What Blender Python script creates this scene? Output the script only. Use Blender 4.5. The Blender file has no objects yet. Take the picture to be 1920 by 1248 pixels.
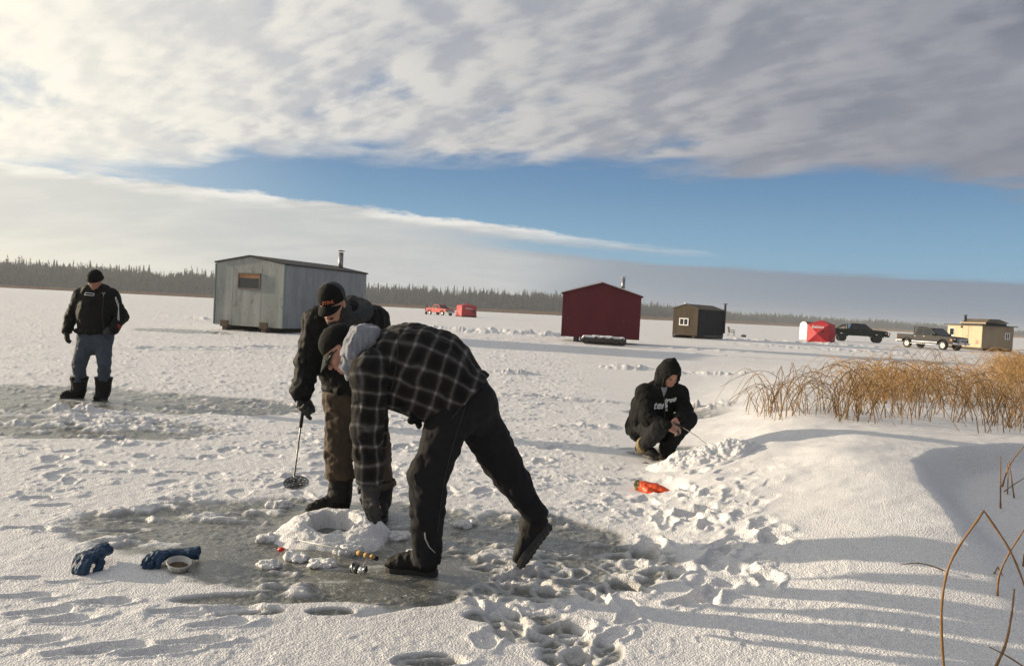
import bpy, bmesh, math, random
import numpy as np
from mathutils import Vector, Matrix
from mathutils.bvhtree import BVHTree
R_ = math.radians
random.seed(7)
SC = bpy.context.scene
COL = SC.collection

# ------------------------------------------------------------------ camera
CAMH, FPX, W0, H0 = 1.5, 1500.0, 1920.0, 1248.0
ROLL, PITCH = 0.0515, R_(1.62)
_f = np.array([0, math.cos(PITCH), -math.sin(PITCH)])
_x0 = np.array([1.0, 0, 0]); _u0 = np.cross(_x0, _f)
_r = math.cos(ROLL)*_x0 + math.sin(ROLL)*_u0
_u = math.cos(ROLL)*_u0 - math.sin(ROLL)*_x0
CAMP = np.array([0, 0, CAMH])
def ray(px, py):
    d = _f + (px-W0/2)/FPX*_r - (py-H0/2)/FPX*_u
    return d
def at(px, py, Y):
    """point seen at pixel (px,py) at forward distance Y"""
    d = ray(px, py)
    return CAMP + d*(Y/d[1])
def G(px, py, z=0.0):
    """point of the plane at height z seen at pixel"""
    d = ray(px, py)
    return CAMP + d*((z-CAMH)/d[2])
cam = bpy.data.cameras.new('camera'); cam_o = bpy.data.objects.new('camera', cam); COL.objects.link(cam_o)
cam.sensor_fit = 'HORIZONTAL'; cam.sensor_width = 36; cam.lens = FPX/W0*36; cam.clip_start = .05; cam.clip_end = 20000
cam_o.matrix_world = Matrix(((_r[0], _u[0], -_f[0], 0), (_r[1], _u[1], -_f[1], 0), (_r[2], _u[2], -_f[2], CAMH), (0, 0, 0, 1)))
SC.camera = cam_o

# ------------------------------------------------------------------ objects
def tag(o, label=None, cat=None, group=None, kind=None):
    if label: o['label'] = label
    if cat: o['category'] = cat
    if group: o['group'] = group
    if kind: o['kind'] = kind
    return o
def empty(name, loc=(0, 0, 0), rz=0.0, label=None, cat=None, group=None):
    o = bpy.data.objects.new(name, None); COL.objects.link(o)
    o.location = Vector([float(v) for v in loc]); o.rotation_euler = (0, 0, rz); o.empty_display_size = .2
    return tag(o, label, cat, group)
def link(name, me, mat=None, parent=None, world=True):
    """link mesh; when parent given and world=True mesh coordinates are world coordinates"""
    o = bpy.data.objects.new(name, me); COL.objects.link(o)
    mats = mat if isinstance(mat, (list, tuple)) else ([mat] if mat else [])
    for m in mats: me.materials.append(m)
    if parent is not None:
        o.parent = parent
        if world:
            p = parent; mw = Matrix.Identity(4)
            while p is not None:
                mw = p.matrix_basis @ mw; p = p.parent
            me.transform(mw.inverted())
    return o
def np_mesh(name, verts, faces, smooth=True):
    """faces: (n,3) or (n,4) array"""
    me = bpy.data.meshes.new(name)
    verts = np.ascontiguousarray(verts, np.float32); faces = np.ascontiguousarray(faces, np.int32)
    nf, k = faces.shape
    me.vertices.add(len(verts)); me.vertices.foreach_set('co', verts.ravel())
    me.loops.add(nf*k); me.loops.foreach_set('vertex_index', faces.ravel())
    me.polygons.add(nf); me.polygons.foreach_set('loop_start', np.arange(0, nf*k, k, dtype=np.int32))
    me.polygons.foreach_set('use_smooth', np.full(nf, smooth, bool))
    me.update(calc_edges=True)
    return me
class MB:
    """collects shapes (world or local coordinates) into one mesh"""
    def __init__(s): s.bm = bmesh.new()
    def poly(s, pts, flip=False):
        vs = [s.bm.verts.new([float(c) for c in p]) for p in pts]
        return s.bm.faces.new(vs[::-1] if flip else vs)
    def box(s, c, size, M=None, bev=0.0):
        r = bmesh.ops.create_cube(s.bm, size=1)['verts']
        bmesh.ops.scale(s.bm, vec=size, verts=r)
        if bev > 0:
            es = list({e for v in r for e in v.link_edges})
            g = bmesh.ops.bevel(s.bm, geom=es, offset=bev, segments=2, affect='EDGES', profile=.6)
            r = list({v for f in g['faces'] for v in f.verts} | {v for v in r if v.is_valid})
        T = Matrix.Translation([float(v) for v in c])
        if M is not None: T = T @ M
        bmesh.ops.transform(s.bm, matrix=T, verts=r)
        return s
    def prism(s, pts, off, bev=0.0):
        """polygon (3-D points) extruded by the vector off"""
        a = [s.bm.verts.new([float(c) for c in p]) for p in pts]
        b = [s.bm.verts.new([float(c+o) for c, o in zip(p, off)]) for p in pts]
        n = len(a)
        fs = [s.bm.faces.new(a[::-1]), s.bm.faces.new(b)]
        for i in range(n): fs.append(s.bm.faces.new((a[i], a[(i+1) % n], b[(i+1) % n], b[i])))
        bmesh.ops.recalc_face_normals(s.bm, faces=fs)
        if bev > 0:
            es = list({e for f in fs for e in f.edges})
            bmesh.ops.bevel(s.bm, geom=es, offset=bev, segments=2, affect='EDGES', profile=.6)
        return s
    def tube(s, pts, rad, n=8, cap=True):
        pts = [Vector([float(c) for c in p]) for p in pts]
        rads = rad if isinstance(rad, (list, tuple)) else [rad]*len(pts)
        rings = []; ref = None
        for i, p in enumerate(pts):
            t = (pts[min(i+1, len(pts)-1)] - pts[max(i-1, 0)]).normalized()
            if ref is None: ref = Vector((0, 0, 1)) if abs(t.z) < .9 else Vector((1, 0, 0))
            a = (ref - t*ref.dot(t)).normalized(); b = t.cross(a); ref = a
            rings.append([s.bm.verts.new(p + (a*math.cos(2*math.pi*k/n) + b*math.sin(2*math.pi*k/n))*rads[i]) for k in range(n)])
        for i in range(len(rings)-1):
            for k in range(n):
                f = s.bm.faces.new((rings[i][k], rings[i][(k+1) % n], rings[i+1][(k+1) % n], rings[i+1][k])); f.smooth = True
        if cap:
            s.bm.faces.new(rings[0][::-1]); s.bm.faces.new(rings[-1])
        return s
    def lathe(s, prof, M=None, n=24):
        """prof: (radius, height) pairs turned about z, then moved by M"""
        rings = []; M = M or Matrix.Identity(4)
        for r, z in prof:
            rings.append([s.bm.verts.new(M @ Vector((r*math.cos(2*math.pi*k/n), r*math.sin(2*math.pi*k/n), z))) for k in range(n)])
        for i in range(len(rings)-1):
            for k in range(n):
                f = s.bm.faces.new((rings[i][k], rings[i][(k+1) % n], rings[i+1][(k+1) % n], rings[i+1][k])); f.smooth = True
        return s
    def build(s, name, mat, parent=None, world=True, smooth=None):
        me = bpy.data.meshes.new(name); s.bm.to_mesh(me); s.bm.free()
        if smooth is not None: me.polygons.foreach_set('use_smooth', [smooth]*len(me.polygons))
        return link(name, me, mat, parent, world)

# ------------------------------------------------------------------ materials
def mat(name, col=(.5, .5, .5), rough=.6, metal=0.0, spec=.5, noise=None, bump=None, coat=0.0, sheen=0.0):
    """plain or mottled procedural material. noise=(scale, amount, second colour); bump=(scale, strength, distance)"""
    m = bpy.data.materials.new(name); m.use_nodes = True
    nt = m.node_tree; b = nt.nodes['Principled BSDF']
    b.inputs['Base Color'].default_value = (*col, 1); b.inputs['Roughness'].default_value = rough
    b.inputs['Metallic'].default_value = metal; b.inputs['Specular IOR Level'].default_value = spec
    b.inputs['Coat Weight'].default_value = coat; b.inputs['Sheen Weight'].default_value = sheen
    tc = nt.nodes.new('ShaderNodeTexCoord')
    if noise:
        sc, amt, c2 = noise
        n = nt.nodes.new('ShaderNodeTexNoise'); n.inputs['Scale'].default_value = sc; n.inputs['Detail'].default_value = 6; n.inputs['Roughness'].default_value = .65
        nt.links.new(tc.outputs['Object'], n.inputs['Vector'])
        rp = nt.nodes.new('ShaderNodeMapRange'); rp.inputs[1].default_value = .35; rp.inputs[2].default_value = .68; rp.inputs[4].default_value = amt
        nt.links.new(n.outputs['Fac'], rp.inputs[0])
        mx = nt.nodes.new('ShaderNodeMix'); mx.data_type = 'RGBA'
        mx.inputs[6].default_value = (*col, 1); mx.inputs[7].default_value = (*c2, 1)
        nt.links.new(rp.outputs[0], mx.inputs[0]); nt.links.new(mx.outputs[2], b.inputs['Base Color'])
    if bump:
        n2 = nt.nodes.new('ShaderNodeTexNoise'); n2.inputs['Scale'].default_value = bump[0]; n2.inputs['Detail'].default_value = 4
        nt.links.new(tc.outputs['Object'], n2.inputs['Vector'])
        bp = nt.nodes.new('ShaderNodeBump'); bp.inputs['Strength'].default_value = bump[1]; bp.inputs['Distance'].default_value = bump[2]
        nt.links.new(n2.outputs['Fac'], bp.inputs['Height']); nt.links.new(bp.outputs['Normal'], b.inputs['Normal'])
    return m

# ------------------------------------------------------------------ noise
def _hash2(i, j, seed):
    h = (i.astype(np.int64)*374761393 + j.astype(np.int64)*668265263 + seed*974634777) & 0xFFFFFFFF
    h = ((h ^ (h >> 13))*1274126177) & 0xFFFFFFFF
    return ((h ^ (h >> 16)) & 0xFFFF).astype(np.float32)/65535.0
def vnoise2(x, y, seed=0):
    xi = np.floor(x); yi = np.floor(y); fx = (x-xi).astype(np.float32); fy = (y-yi).astype(np.float32)
    xi = xi.astype(np.int64); yi = yi.astype(np.int64)
    u = fx*fx*fx*(fx*(fx*6-15)+10); v = fy*fy*fy*(fy*(fy*6-15)+10)
    a = _hash2(xi, yi, seed); b = _hash2(xi+1, yi, seed); c = _hash2(xi, yi+1, seed); d = _hash2(xi+1, yi+1, seed)
    return (a*(1-u)+b*u)*(1-v) + (c*(1-u)+d*u)*v
def fbm2(x, y, octv=4, seed=0, gain=.5):
    t = 0; a = 1.0; s = 0
    for o in range(octv):
        t = t + a*vnoise2(x*2**o+o*17.3, y*2**o-o*9.1, seed+o); s += a; a *= gain
    return t/s
def _hash3(i, j, k, seed):
    h = (i*374761393 + j*668265263 + k*2147483647 + seed*974634777) & 0xFFFFFFFF
    h = ((h ^ (h >> 13))*1274126177) & 0xFFFFFFFF
    return ((h ^ (h >> 16)) & 0xFFFF).astype(np.float32)/65535.0
def vnoise3(x, y, z, seed=0):
    xi, yi, zi = np.floor(x), np.floor(y), np.floor(z)
    fx, fy, fz = [(q-w).astype(np.float32) for q, w in ((x, xi), (y, yi), (z, zi))]
    xi, yi, zi = [q.astype(np.int64) for q in (xi, yi, zi)]
    u, v, w = [q*q*(3-2*q) for q in (fx, fy, fz)]
    o = 0
    for dx in (0, 1):
        for dy in (0, 1):
            for dz in (0, 1):
                o = o + _hash3(xi+dx, yi+dy, zi+dz, seed)*(u if dx else 1-u)*(v if dy else 1-v)*(w if dz else 1-w)
    return o
def fbm3(x, y, z, octv=3, seed=0):
    t = 0; a = 1.0; s = 0
    for o in range(octv):
        t = t + a*vnoise3(x*2**o+o*7.7, y*2**o+o*3.1, z*2**o-o*5.3, seed+o); s += a; a *= .5
    return t/s
def sstep(a, b, x):
    t = np.clip((x-a)/(b-a), 0, 1); return t*t*(3-2*t)

# ------------------------------------------------------------------ signed distance modelling
def V3(p): return np.array([float(p[0]), float(p[1]), float(p[2])])
def unit(v):
    v = V3(v); return v/np.linalg.norm(v)
def frame(fwd, up):
    """columns right, forward, up"""
    f = unit(fwd); u = V3(up); u = unit(u - f*np.dot(u, f)); r = np.cross(f, u)
    return np.stack([r, f, u], 1)
class Cap:      # round cone between a and b; sq=(axis, scale) squashes the section along an axis
    def __init__(s, a, b, ra, rb=None, k=.02, sq=None, sub=False):
        s.a, s.b, s.ra, s.rb, s.k, s.sub, s.sq = V3(a), V3(b), ra, (ra if rb is None else rb), k, sub, sq
        r = max(s.ra, s.rb); s.lo = np.minimum(s.a, s.b)-r; s.hi = np.maximum(s.a, s.b)+r
    def d(s, P):
        ab = s.b-s.a; L2 = max(float(ab@ab), 1e-12); q = P-s.a
        t = np.clip((q@ab)/L2, 0, 1)
        w = q - t[..., None]*ab
        if s.sq is not None:
            n = unit(s.sq[0]); c = w@n
            w = w + (1/s.sq[1]-1)*c[..., None]*n
            return (np.sqrt((w*w).sum(-1)) - (s.ra+(s.rb-s.ra)*t))*min(1, (1+s.sq[1])/2)
        return np.sqrt((w*w).sum(-1)) - (s.ra+(s.rb-s.ra)*t)
class Ell:
    def __init__(s, c, r, M=None, k=.02, sub=False):
        s.c, s.r, s.M, s.k, s.sub = V3(c), np.array(r, float), (np.eye(3) if M is None else M), k, sub
        m = max(r); s.lo = s.c-m; s.hi = s.c+m
    def d(s, P):
        q = (P-s.c)@s.M
        k0 = np.sqrt(((q/s.r)**2).sum(-1)); k1 = np.sqrt(((q/(s.r**2))**2).sum(-1))
        return np.where(k1 > 1e-9, k0*(k0-1)/np.maximum(k1, 1e-9), -s.r.min())
class Rbox:
    def __init__(s, c, h, M=None, r=.01, k=.02, sub=False):
        s.c, s.h, s.M, s.r, s.k, s.sub = V3(c), np.array(h, float), (np.eye(3) if M is None else M), r, k, sub
        m = float(np.linalg.norm(h)); s.lo = s.c-m; s.hi = s.c+m
    def d(s, P):
        q = np.abs((P-s.c)@s.M)-(s.h-s.r)
        return np.sqrt((np.maximum(q, 0)**2).sum(-1)) + np.minimum(q.max(-1), 0) - s.r
class Cut:      # removes the half-space on the side of n; lo/hi limit where it works
    def __init__(s, p, n, k=.006, lim=None):
        s.p, s.n, s.k, s.sub, s.lim = V3(p), unit(n), k, True, lim
    def d(s, P): 
        h = -((P-s.p)@s.n)
        if s.lim is not None: h = np.maximum(h, np.sqrt(((P-s.p)**2).sum(-1))-s.lim)
        return h
def chain(pts, rads, k=.03, sq=None):
    return [Cap(pts[i], pts[i+1], rads[i], rads[i+1], k=k, sq=sq) for i in range(len(pts)-1)]
def sdf_mesh(prims, vox=.01, disp=None, name='m'):
    solid = [p for p in prims if not p.sub]
    lo = np.min([p.lo for p in solid], 0)-.04; hi = np.max([p.hi for p in solid], 0)+.04
    n = np.ceil((hi-lo)/vox).astype(int)+1
    ax = [lo[i]+np.arange(n[i])*vox for i in range(3)]
    D = np.full(n, .2, np.float32)
    def grid(sl): 
        return np.stack(np.meshgrid(ax[0][sl[0]], ax[1][sl[1]], ax[2][sl[2]], indexing='ij'), -1)
    for p in prims:
        if isinstance(p, Cut):
            if p.lim is None: sl = tuple(slice(0, n[i]) for i in range(3))
            else:
                sl = tuple(slice(max(0, int((p.p[i]-p.lim-.05-lo[i])/vox)), max(0, min(n[i], int((p.p[i]+p.lim+.05-lo[i])/vox)+2))) for i in range(3))
        else:
            mg = p.k*1.2+vox*4
            sl = tuple(slice(max(0, int((p.lo[i]-mg-lo[i])/vox)), max(0, min(n[i], int((p.hi[i]+mg-lo[i])/vox)+2))) for i in range(3))
        if any(s.stop <= s.start for s in sl): continue
        d = p.d(grid(sl)).astype(np.float32); o = D[sl]; k = max(p.k, 1e-4)
        if p.sub:
            d = -d
            h = np.clip(.5-.5*(o-d)/k, 0, 1)
            D[sl] = o*(1-h)+d*h + k*h*(1-h)
        else:
            h = np.clip(.5+.5*(o-d)/k, 0, 1)
            D[sl] = o*(1-h)+d*h - k*h*(1-h)
    if disp is not None:
        m = np.abs(D) < .05
        I = np.argwhere(m)
        P = lo + I*vox
        D[m] += disp(P).astype(np.float32)
    # surface nets
    S = D < 0
    acc = np.zeros(tuple(n-1)+(3,), np.float32); cnt = np.zeros(tuple(n-1), np.float32)
    quads = []
    for axis in range(3):
        a = [slice(None)]*3; b = [slice(None)]*3; a[axis] = slice(0, -1); b[axis] = slice(1, None)
        s0, s1 = S[tuple(a)], S[tuple(b)]
        I = np.argwhere(s0 != s1)
        if len(I) == 0: continue
        d0 = D[tuple(a)][tuple(I.T)]; d1 = D[tuple(b)][tuple(I.T)]
        t = d0/(d0-d1)
        pos = I.astype(np.float32); pos[:, axis] += t
        e1, e2 = (axis+1) % 3, (axis+2) % 3
        inner = (I[:, e1] > 0) & (I[:, e2] > 0) & (I[:, e1] < n[e1]-1) & (I[:, e2] < n[e2]-1)
        I, pos = I[inner], pos[inner]; neg = s0[tuple(I.T)]
        cs = []
        for (o1, o2) in ((-1, -1), (0, -1), (0, 0), (-1, 0)):
            c = I.copy(); c[:, e1] += o1; c[:, e2] += o2
            np.add.at(acc, tuple(c.T), pos); np.add.at(cnt, tuple(c.T), 1.0)
            cs.append(c)
        q = np.stack([np.ravel_multi_index(tuple(c.T), tuple(n-1)) for c in cs], 1)
        q[~neg] = q[~neg][:, ::-1]
        quads.append(q)
    q = np.concatenate(quads)
    used, inv = np.unique(q.ravel(), return_inverse=True)
    av = acc.reshape(-1, 3)[used]/cnt.reshape(-1)[used][:, None]
    return np_mesh(name, lo+av*vox, inv.reshape(-1, 4))
def mesh_np(me):
    v = np.empty(len(me.vertices)*3, np.float32); me.vertices.foreach_get('co', v); return v.reshape(-1, 3)
def bvh_of(*objs):
    vs, fs = [], []
    for obj in objs:
        me = obj.data; mw = obj.matrix_basis; p = obj.parent; n0 = len(vs)
        while p is not None: mw = p.matrix_basis @ mw; p = p.parent
        vs += [mw @ v.co for v in me.vertices]; fs += [tuple(i+n0 for i in f.vertices) for f in me.polygons]
    return BVHTree.FromPolygons(vs, fs)
def drape(pts, bvh, lift, direction):
    """moves points along direction onto the surface, lift above it"""
    dr = Vector([float(c) for c in direction]).normalized(); out = []
    for p in pts:
        p = Vector([float(c) for c in p])
        h = bvh.ray_cast(p - dr*.5, dr, 1.0)
        if h[0] is None:
            h = bvh.find_nearest(p); out.append(h[0] + h[1]*lift if h[0] is not None else p)
        else: out.append(h[0] - dr*lift)
    return out
def text_mesh(txt, size, shear=0.0, bold=0.0):
    cu = bpy.data.curves.new('lettering', 'FONT'); cu.body = txt; cu.size = size; cu.align_x = 'CENTER'; cu.align_y = 'CENTER'
    cu.shear = shear; cu.offset = bold; cu.resolution_u = 3
    o = bpy.data.objects.new('lettering', cu); COL.objects.link(o)
    dg = bpy.context.evaluated_depsgraph_get(); me = bpy.data.meshes.new_from_object(o.evaluated_get(dg))
    bpy.data.objects.remove(o); bpy.data.curves.remove(cu)
    return me
def lettering(txt, size, origin, xdir, ydir, mat_, parent, bvh=None, lift=.003, shear=0.0, bold=0.0, name='lettering', world=True):
    """text as a thin mesh laid at origin with axes xdir, ydir; draped onto bvh along the inward normal"""
    me = text_mesh(txt, size, shear, bold); o_ = V3(origin); X = unit(xdir); Y = unit(ydir); N = np.cross(X, Y)
    bm = bmesh.new(); bm.from_mesh(me)
    bmesh.ops.triangulate(bm, faces=bm.faces[:]); bmesh.ops.subdivide_edges(bm, edges=[e for e in bm.edges if e.calc_length() > size*.25], cuts=2)
    pts = [o_ + X*v.co.x + Y*v.co.y + N*lift for v in bm.verts]
    if bvh is not None: pts = drape(pts, bvh, lift, -N)
    for v, p in zip(bm.verts, pts): v.co = Vector([float(c) for c in p])
    bm.to_mesh(me); bm.free(); me.name = name
    return link(name, me, mat_, parent, world)
# ================================================================== light, sky, air
SUN_AZ = (-0.957, 0.290)          # where the sun stands, seen from above
SUN_EL = R_(10.0)
sun = bpy.data.lights.new('sun', 'SUN'); sun.energy = 5.0; sun.angle = R_(.55); sun.color = (1, .82, .59)
sun_o = bpy.data.objects.new('sun', sun); COL.objects.link(sun_o)
sdir = Vector((SUN_AZ[0]*math.cos(SUN_EL), SUN_AZ[1]*math.cos(SUN_EL), math.sin(SUN_EL)))
sun_o.rotation_euler = sdir.to_track_quat('Z', 'Y').to_euler(); sun_o.location = (-8, 3, 12)

world = bpy.data.worlds.new('World'); SC.world = world; world.use_nodes = True
nt = world.node_tree; nt.nodes.clear(); L = nt.links.new
def nd(t, **kw):
    n = nt.nodes.new(t)
    for k, v in kw.items(): setattr(n, k, v)
    return n
def val(x, sock):
    if isinstance(x, (int, float)): sock.default_value = x
    else: L(x, sock)
def m_(op, a, b=0.0, c=None, clamp=False):
    n = nd('ShaderNodeMath', operation=op, use_clamp=clamp); val(a, n.inputs[0]); val(b, n.inputs[1])
    if c is not None: val(c, n.inputs[2])
    return n.outputs[0]
def smooth_(x, a, b, lo=0.0, hi=1.0):
    n = nd('ShaderNodeMapRange', interpolation_type='SMOOTHSTEP'); val(x, n.inputs[0]); val(a, n.inputs[1]); val(b, n.inputs[2]); val(lo, n.inputs[3]); val(hi, n.inputs[4]); return n.outputs[0]
def mixc(f, a, b):
    n = nd('ShaderNodeMix', data_type='RGBA'); val(f, n.inputs[0])
    for x, s in ((a, n.inputs[6]), (b, n.inputs[7])):
        if isinstance(x, tuple): s.default_value = (*x, 1)
        else: L(x, s)
    return n.outputs[2]
def cvec(x, y, z=0.0):
    n = nd('ShaderNodeCombineXYZ'); val(x, n.inputs[0]); val(y, n.inputs[1]); val(z, n.inputs[2]); return n.outputs[0]
def noise_(v, scale, detail, rough=.55, dist=0.0):
    n = nd('ShaderNodeTexNoise'); L(v, n.inputs['Vector']); n.inputs['Scale'].default_value = scale; n.inputs['Detail'].default_value = detail
    n.inputs['Roughness'].default_value = rough; n.inputs['Distortion'].default_value = dist; return n.outputs['Fac']
tc = nd('ShaderNodeTexCoord'); sep = nd('ShaderNodeSeparateXYZ'); L(tc.outputs['Generated'], sep.inputs[0])
dx, dy, dz = sep.outputs
zc = m_('MAXIMUM', dz, .012)
U = m_('DIVIDE', dx, zc); Vv = m_('DIVIDE', dy, zc)
sky = nd('ShaderNodeTexSky', sky_type='NISHITA'); sky.sun_disc = False; sky.sun_elevation = SUN_EL
sky.sun_rotation = math.atan2(SUN_AZ[0], SUN_AZ[1]); sky.altitude = 300; sky.air_density = 1.0; sky.dust_density = 1.2; sky.ozone_density = 1.5
# nearness to the sun (bright forward scattering in thin cloud)
sd = nd('ShaderNodeVectorMath', operation='DOT_PRODUCT'); L(tc.outputs['Generated'], sd.inputs[0]); sd.inputs[1].default_value = sdir
near = smooth_(sd.outputs['Value'], -.18, .92); near2 = smooth_(sd.outputs['Value'], .48, .97)
SKYSTR = .10
K = 1/SKYSTR
def kc(r, g, b): return (r*K, g*K, b*K)
# wispy wobble of cloud edges
wob = noise_(cvec(U, Vv), .55, 5, .6)
wobs = m_('SUBTRACT', wob, .5)
# --- main deck of altocumulus, ends at about 10 degrees above the horizon
zs = m_('ADD', zc, .25); U2 = m_('DIVIDE', dx, zs); V2 = m_('DIVIDE', dy, zs)
rot_u = m_('SUBTRACT', m_('MULTIPLY', U2, .80), m_('MULTIPLY', V2, .60)); rot_v = m_('ADD', m_('MULTIPLY', U2, .60), m_('MULTIPLY', V2, .80))
def cloud_(du, dv): return noise_(cvec(m_('MULTIPLY', m_('ADD', rot_u, du), .62), m_('ADD', rot_v, dv)), 4.3, 7, .52, .10)
cell = cloud_(0, 0)
big = noise_(cvec(rot_u, rot_v, 3.1), 1.1, 3, .5)
cover = m_('ADD', m_('MULTIPLY', cell, .75), m_('MULTIPLY', big, .35))
# thicker to the right (away from the sun) and towards the zenith
thick = m_('ADD', cover, m_('ADD', smooth_(U, -1.5, 4.0, 0, .22), smooth_(Vv, 4.5, 2.0, 0, .06)))
edge = smooth_(m_('ADD', m_('SUBTRACT', Vv, smooth_(U, -1.0, -3.8, 0, 1.5)), m_('ADD', m_('MULTIPLY', wobs, 2.6), m_('MULTIPLY', m_('SUBTRACT', cell, .5), 2.2))), 4.85, 5.75, 1.0, 0.0)
deck = m_('MULTIPLY', smooth_(thick, .375, .53), edge)
relief = cloud_(-.045, -.020)
lit = m_('ADD', m_('MULTIPLY', m_('SUBTRACT', smooth_(m_('SUBTRACT', relief, cell), .085, -.085), .5), smooth_(U, 3.2, .2, .35, 1.0)), .5)
dens = smooth_(thick, .50, .82)
bright = mixc(near, kc(.33, .335, .37), kc(.82, .79, .72)); bright = mixc(near2, bright, kc(1.02, .96, .80))
dark = mixc(near, kc(.17, .19, .235), kc(.40, .43, .50)); dark = mixc(near2, dark, kc(.92, .87, .74))
deck_c = mixc(m_('MULTIPLY', m_('ADD', m_('MULTIPLY', lit, .75), m_('MULTIPLY', m_('SUBTRACT', 1.0, dens), .35)), 1.0, clamp=True), dark, bright)
# --- long sloping bank low on the left, thinning to a streak on the right
line = m_('ADD', m_('ADD', 9.7, m_('MULTIPLY', U, .74)), m_('ADD', m_('MULTIPLY', wobs, 1.6), m_('MULTIPLY', m_('SUBTRACT', noise_(cvec(U2, V2, 9.0), 9, 5, .6), .5), 1.5)))
depth = m_('SUBTRACT', Vv, line)
bank = m_('MULTIPLY', smooth_(depth, -.15, .35), m_('MULTIPLY', smooth_(U, 2.6, -.6), .97))
streak = m_('MULTIPLY', m_('MULTIPLY', smooth_(depth, -.2, .4), smooth_(depth, 2.2, .9)), smooth_(U, 3.6, 1.2))
streak = m_('MULTIPLY', streak, smooth_(noise_(cvec(m_('MULTIPLY', U, .35), m_('MULTIPLY', Vv, .8), 7.0), 1.3, 4), .42, .6))
hollow = m_('MULTIPLY', m_('MULTIPLY', smooth_(depth, 1.1, 2.2), smooth_(depth, 5.5, 3.0)), m_('MULTIPLY', smooth_(U, -1.7, .6), .8))
bank = m_('MULTIPLY', bank, m_('SUBTRACT', 1.0, hollow))
bn = noise_(cvec(m_('MULTIPLY', U2, 1.0), m_('MULTIPLY', V2, 2.4), 2.0), 3.2, 6, .55)
rim = m_('MULTIPLY', smooth_(depth, 1.6, .1), smooth_(bn, .30, .55))
bank_c = mixc(near, kc(.42, .45, .48), kc(.60, .60, .57)); bank_c = mixc(near2, bank_c, kc(.80, .77, .67)); bank_c = mixc(m_('MULTIPLY', smooth_(bn, .62, .38), .35), bank_c, mixc(near2, kc(.40, .42, .44), kc(.60, .59, .54))); bank_c = mixc(m_('MULTIPLY', near2, smooth_(dz, .07, .0)), bank_c, kc(1.05, .97, .74))
bank_c = mixc(m_('MULTIPLY', rim, .75), bank_c, mixc(near2, kc(.86, .83, .77), kc(1.1, 1.04, .90)))
# --- grey layer along the horizon
hz = m_('ADD', Vv, m_('ADD', m_('MULTIPLY', wobs, 3.4), smooth_(U, 4.0, -3.0, 0, 2.5)))
hor = smooth_(hz, 14.0, 16.2)
hor_c = mixc(near, kc(.205, .25, .315), kc(.46, .49, .50)); hor_c = mixc(near2, hor_c, kc(1.15, 1.05, .78))
# --- blue air between, paler towards the horizon
blue = mixc(.75, sky.outputs[0], mixc(smooth_(dz, .22, .04), kc(.085, .20, .40), kc(.20, .40, .60)))
blue = mixc(m_('MULTIPLY', near2, .8), blue, kc(.80, .82, .80))
c = mixc(hor, blue, hor_c); c = mixc(m_('MAXIMUM', bank, m_('MULTIPLY', streak, .55)), c, bank_c); c = mixc(deck, c, deck_c)
c = mixc(smooth_(dz, .0, -.06), c, kc(.5, .5, .5))
bg = nd('ShaderNodeBackground'); L(c, bg.inputs[0]); bg.inputs[1].default_value = SKYSTR*.80
wo = nd('ShaderNodeOutputWorld'); L(bg.outputs[0], wo.inputs[0])

SC.view_settings.view_transform = 'Standard'; SC.view_settings.look = 'None'; SC.view_settings.exposure = 0.48; SC.view_settings.gamma = 1.0
SC.cycles.use_denoising = True
SC.cycles.max_bounces = 6; SC.cycles.diffuse_bounces = 3; SC.cycles.glossy_bounces = 3; SC.cycles.transmission_bounces = 6; SC.cycles.volume_bounces = 0; SC.cycles.transparent_max_bounces = 8
SC.cycles.sample_clamp_indirect = 6.0

# ================================================================== ground: one sheet of snow and ice to the horizon
def ell_mask(x, y, c, rx, ry, ang, soft=.35):
    ca, sa = math.cos(ang), math.sin(ang); X = x-c[0]; Y = y-c[1]
    u = (X*ca+Y*sa)/rx; v = (-X*sa+Y*ca)/ry
    return sstep(1+soft, 1-soft, np.sqrt(u*u+v*v))
HOLE = G(622, 984)
P_BEND = G(790, 1075); P_STAND = G(660, 960); P_LEFT = G(176, 748); P_SQ = G(1232, 860)
ICE = [(G(560, 985), 1.45, .75, .1), (G(860, 1035), 1.25, .75, -.05), (G(700, 1060), 1.2, .55, .0), (G(400, 1010), .8, .30, .1),
       (G(1000, 1000), .6, .55, -.3), (G(250, 752), 2.6, 1.15, .05), (G(60, 745), 1.8, 1.5, .1), (G(120, 800), 1.8, .7, 0), (G(345, 621), 1.9, 1.6, -.1),
       (G(1120, 1070), .35, .16, -.4), (G(1010, 1170), .22, .2, 0), (G(930, 1150), .16, .09, .3), (G(520, 1120), .5, .09, .25), (G(1250, 850), .5, .3, 0),
       (G(1300, 780), 1.0, .8, 0), (G(1090, 1215), .2, .14, .5), (G(520, 1112), .13, .06, .3), (G(548, 1106), .1, .05, .3), (G(470, 1148), .16, .05, .3), (G(300, 965), .5, .3, .1), (G(800, 1235), .15, .08, .2), (G(620, 1145), .12, .05, .2)]
_rs = np.random.RandomState(3)
PRINTS = []
def prints_px(lst, depth=.035, L_=.15, w_=.055):
    for (px, py, a) in lst: PRINTS.append((G(px, py), a, depth, L_, w_))
# dents seen at lower left, running up to the right
prints_px([(150, 1090, .3), (190, 1132, .3), (80, 1150, .35), (120, 1165, .3), (50, 1205, .35), (215, 1215, .3), (60, 1085, .2), (45, 1120, .25), (150, 1225, .35), (330, 1150, .2), (385, 1152, .2),
           (370, 1205, .3), (300, 1225, .4), (440, 1142, .25), (820, 1235, .1), (240, 970, .1), (230, 990, .3), (330, 935, .1), (55, 990, .1), (100, 995, .1), (65, 930, .15), (105, 945, .3), (215, 885, .1),
           (350, 885, .05), (360, 860, .05), (420, 1170, .4)], .017, .14, .042)
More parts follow.
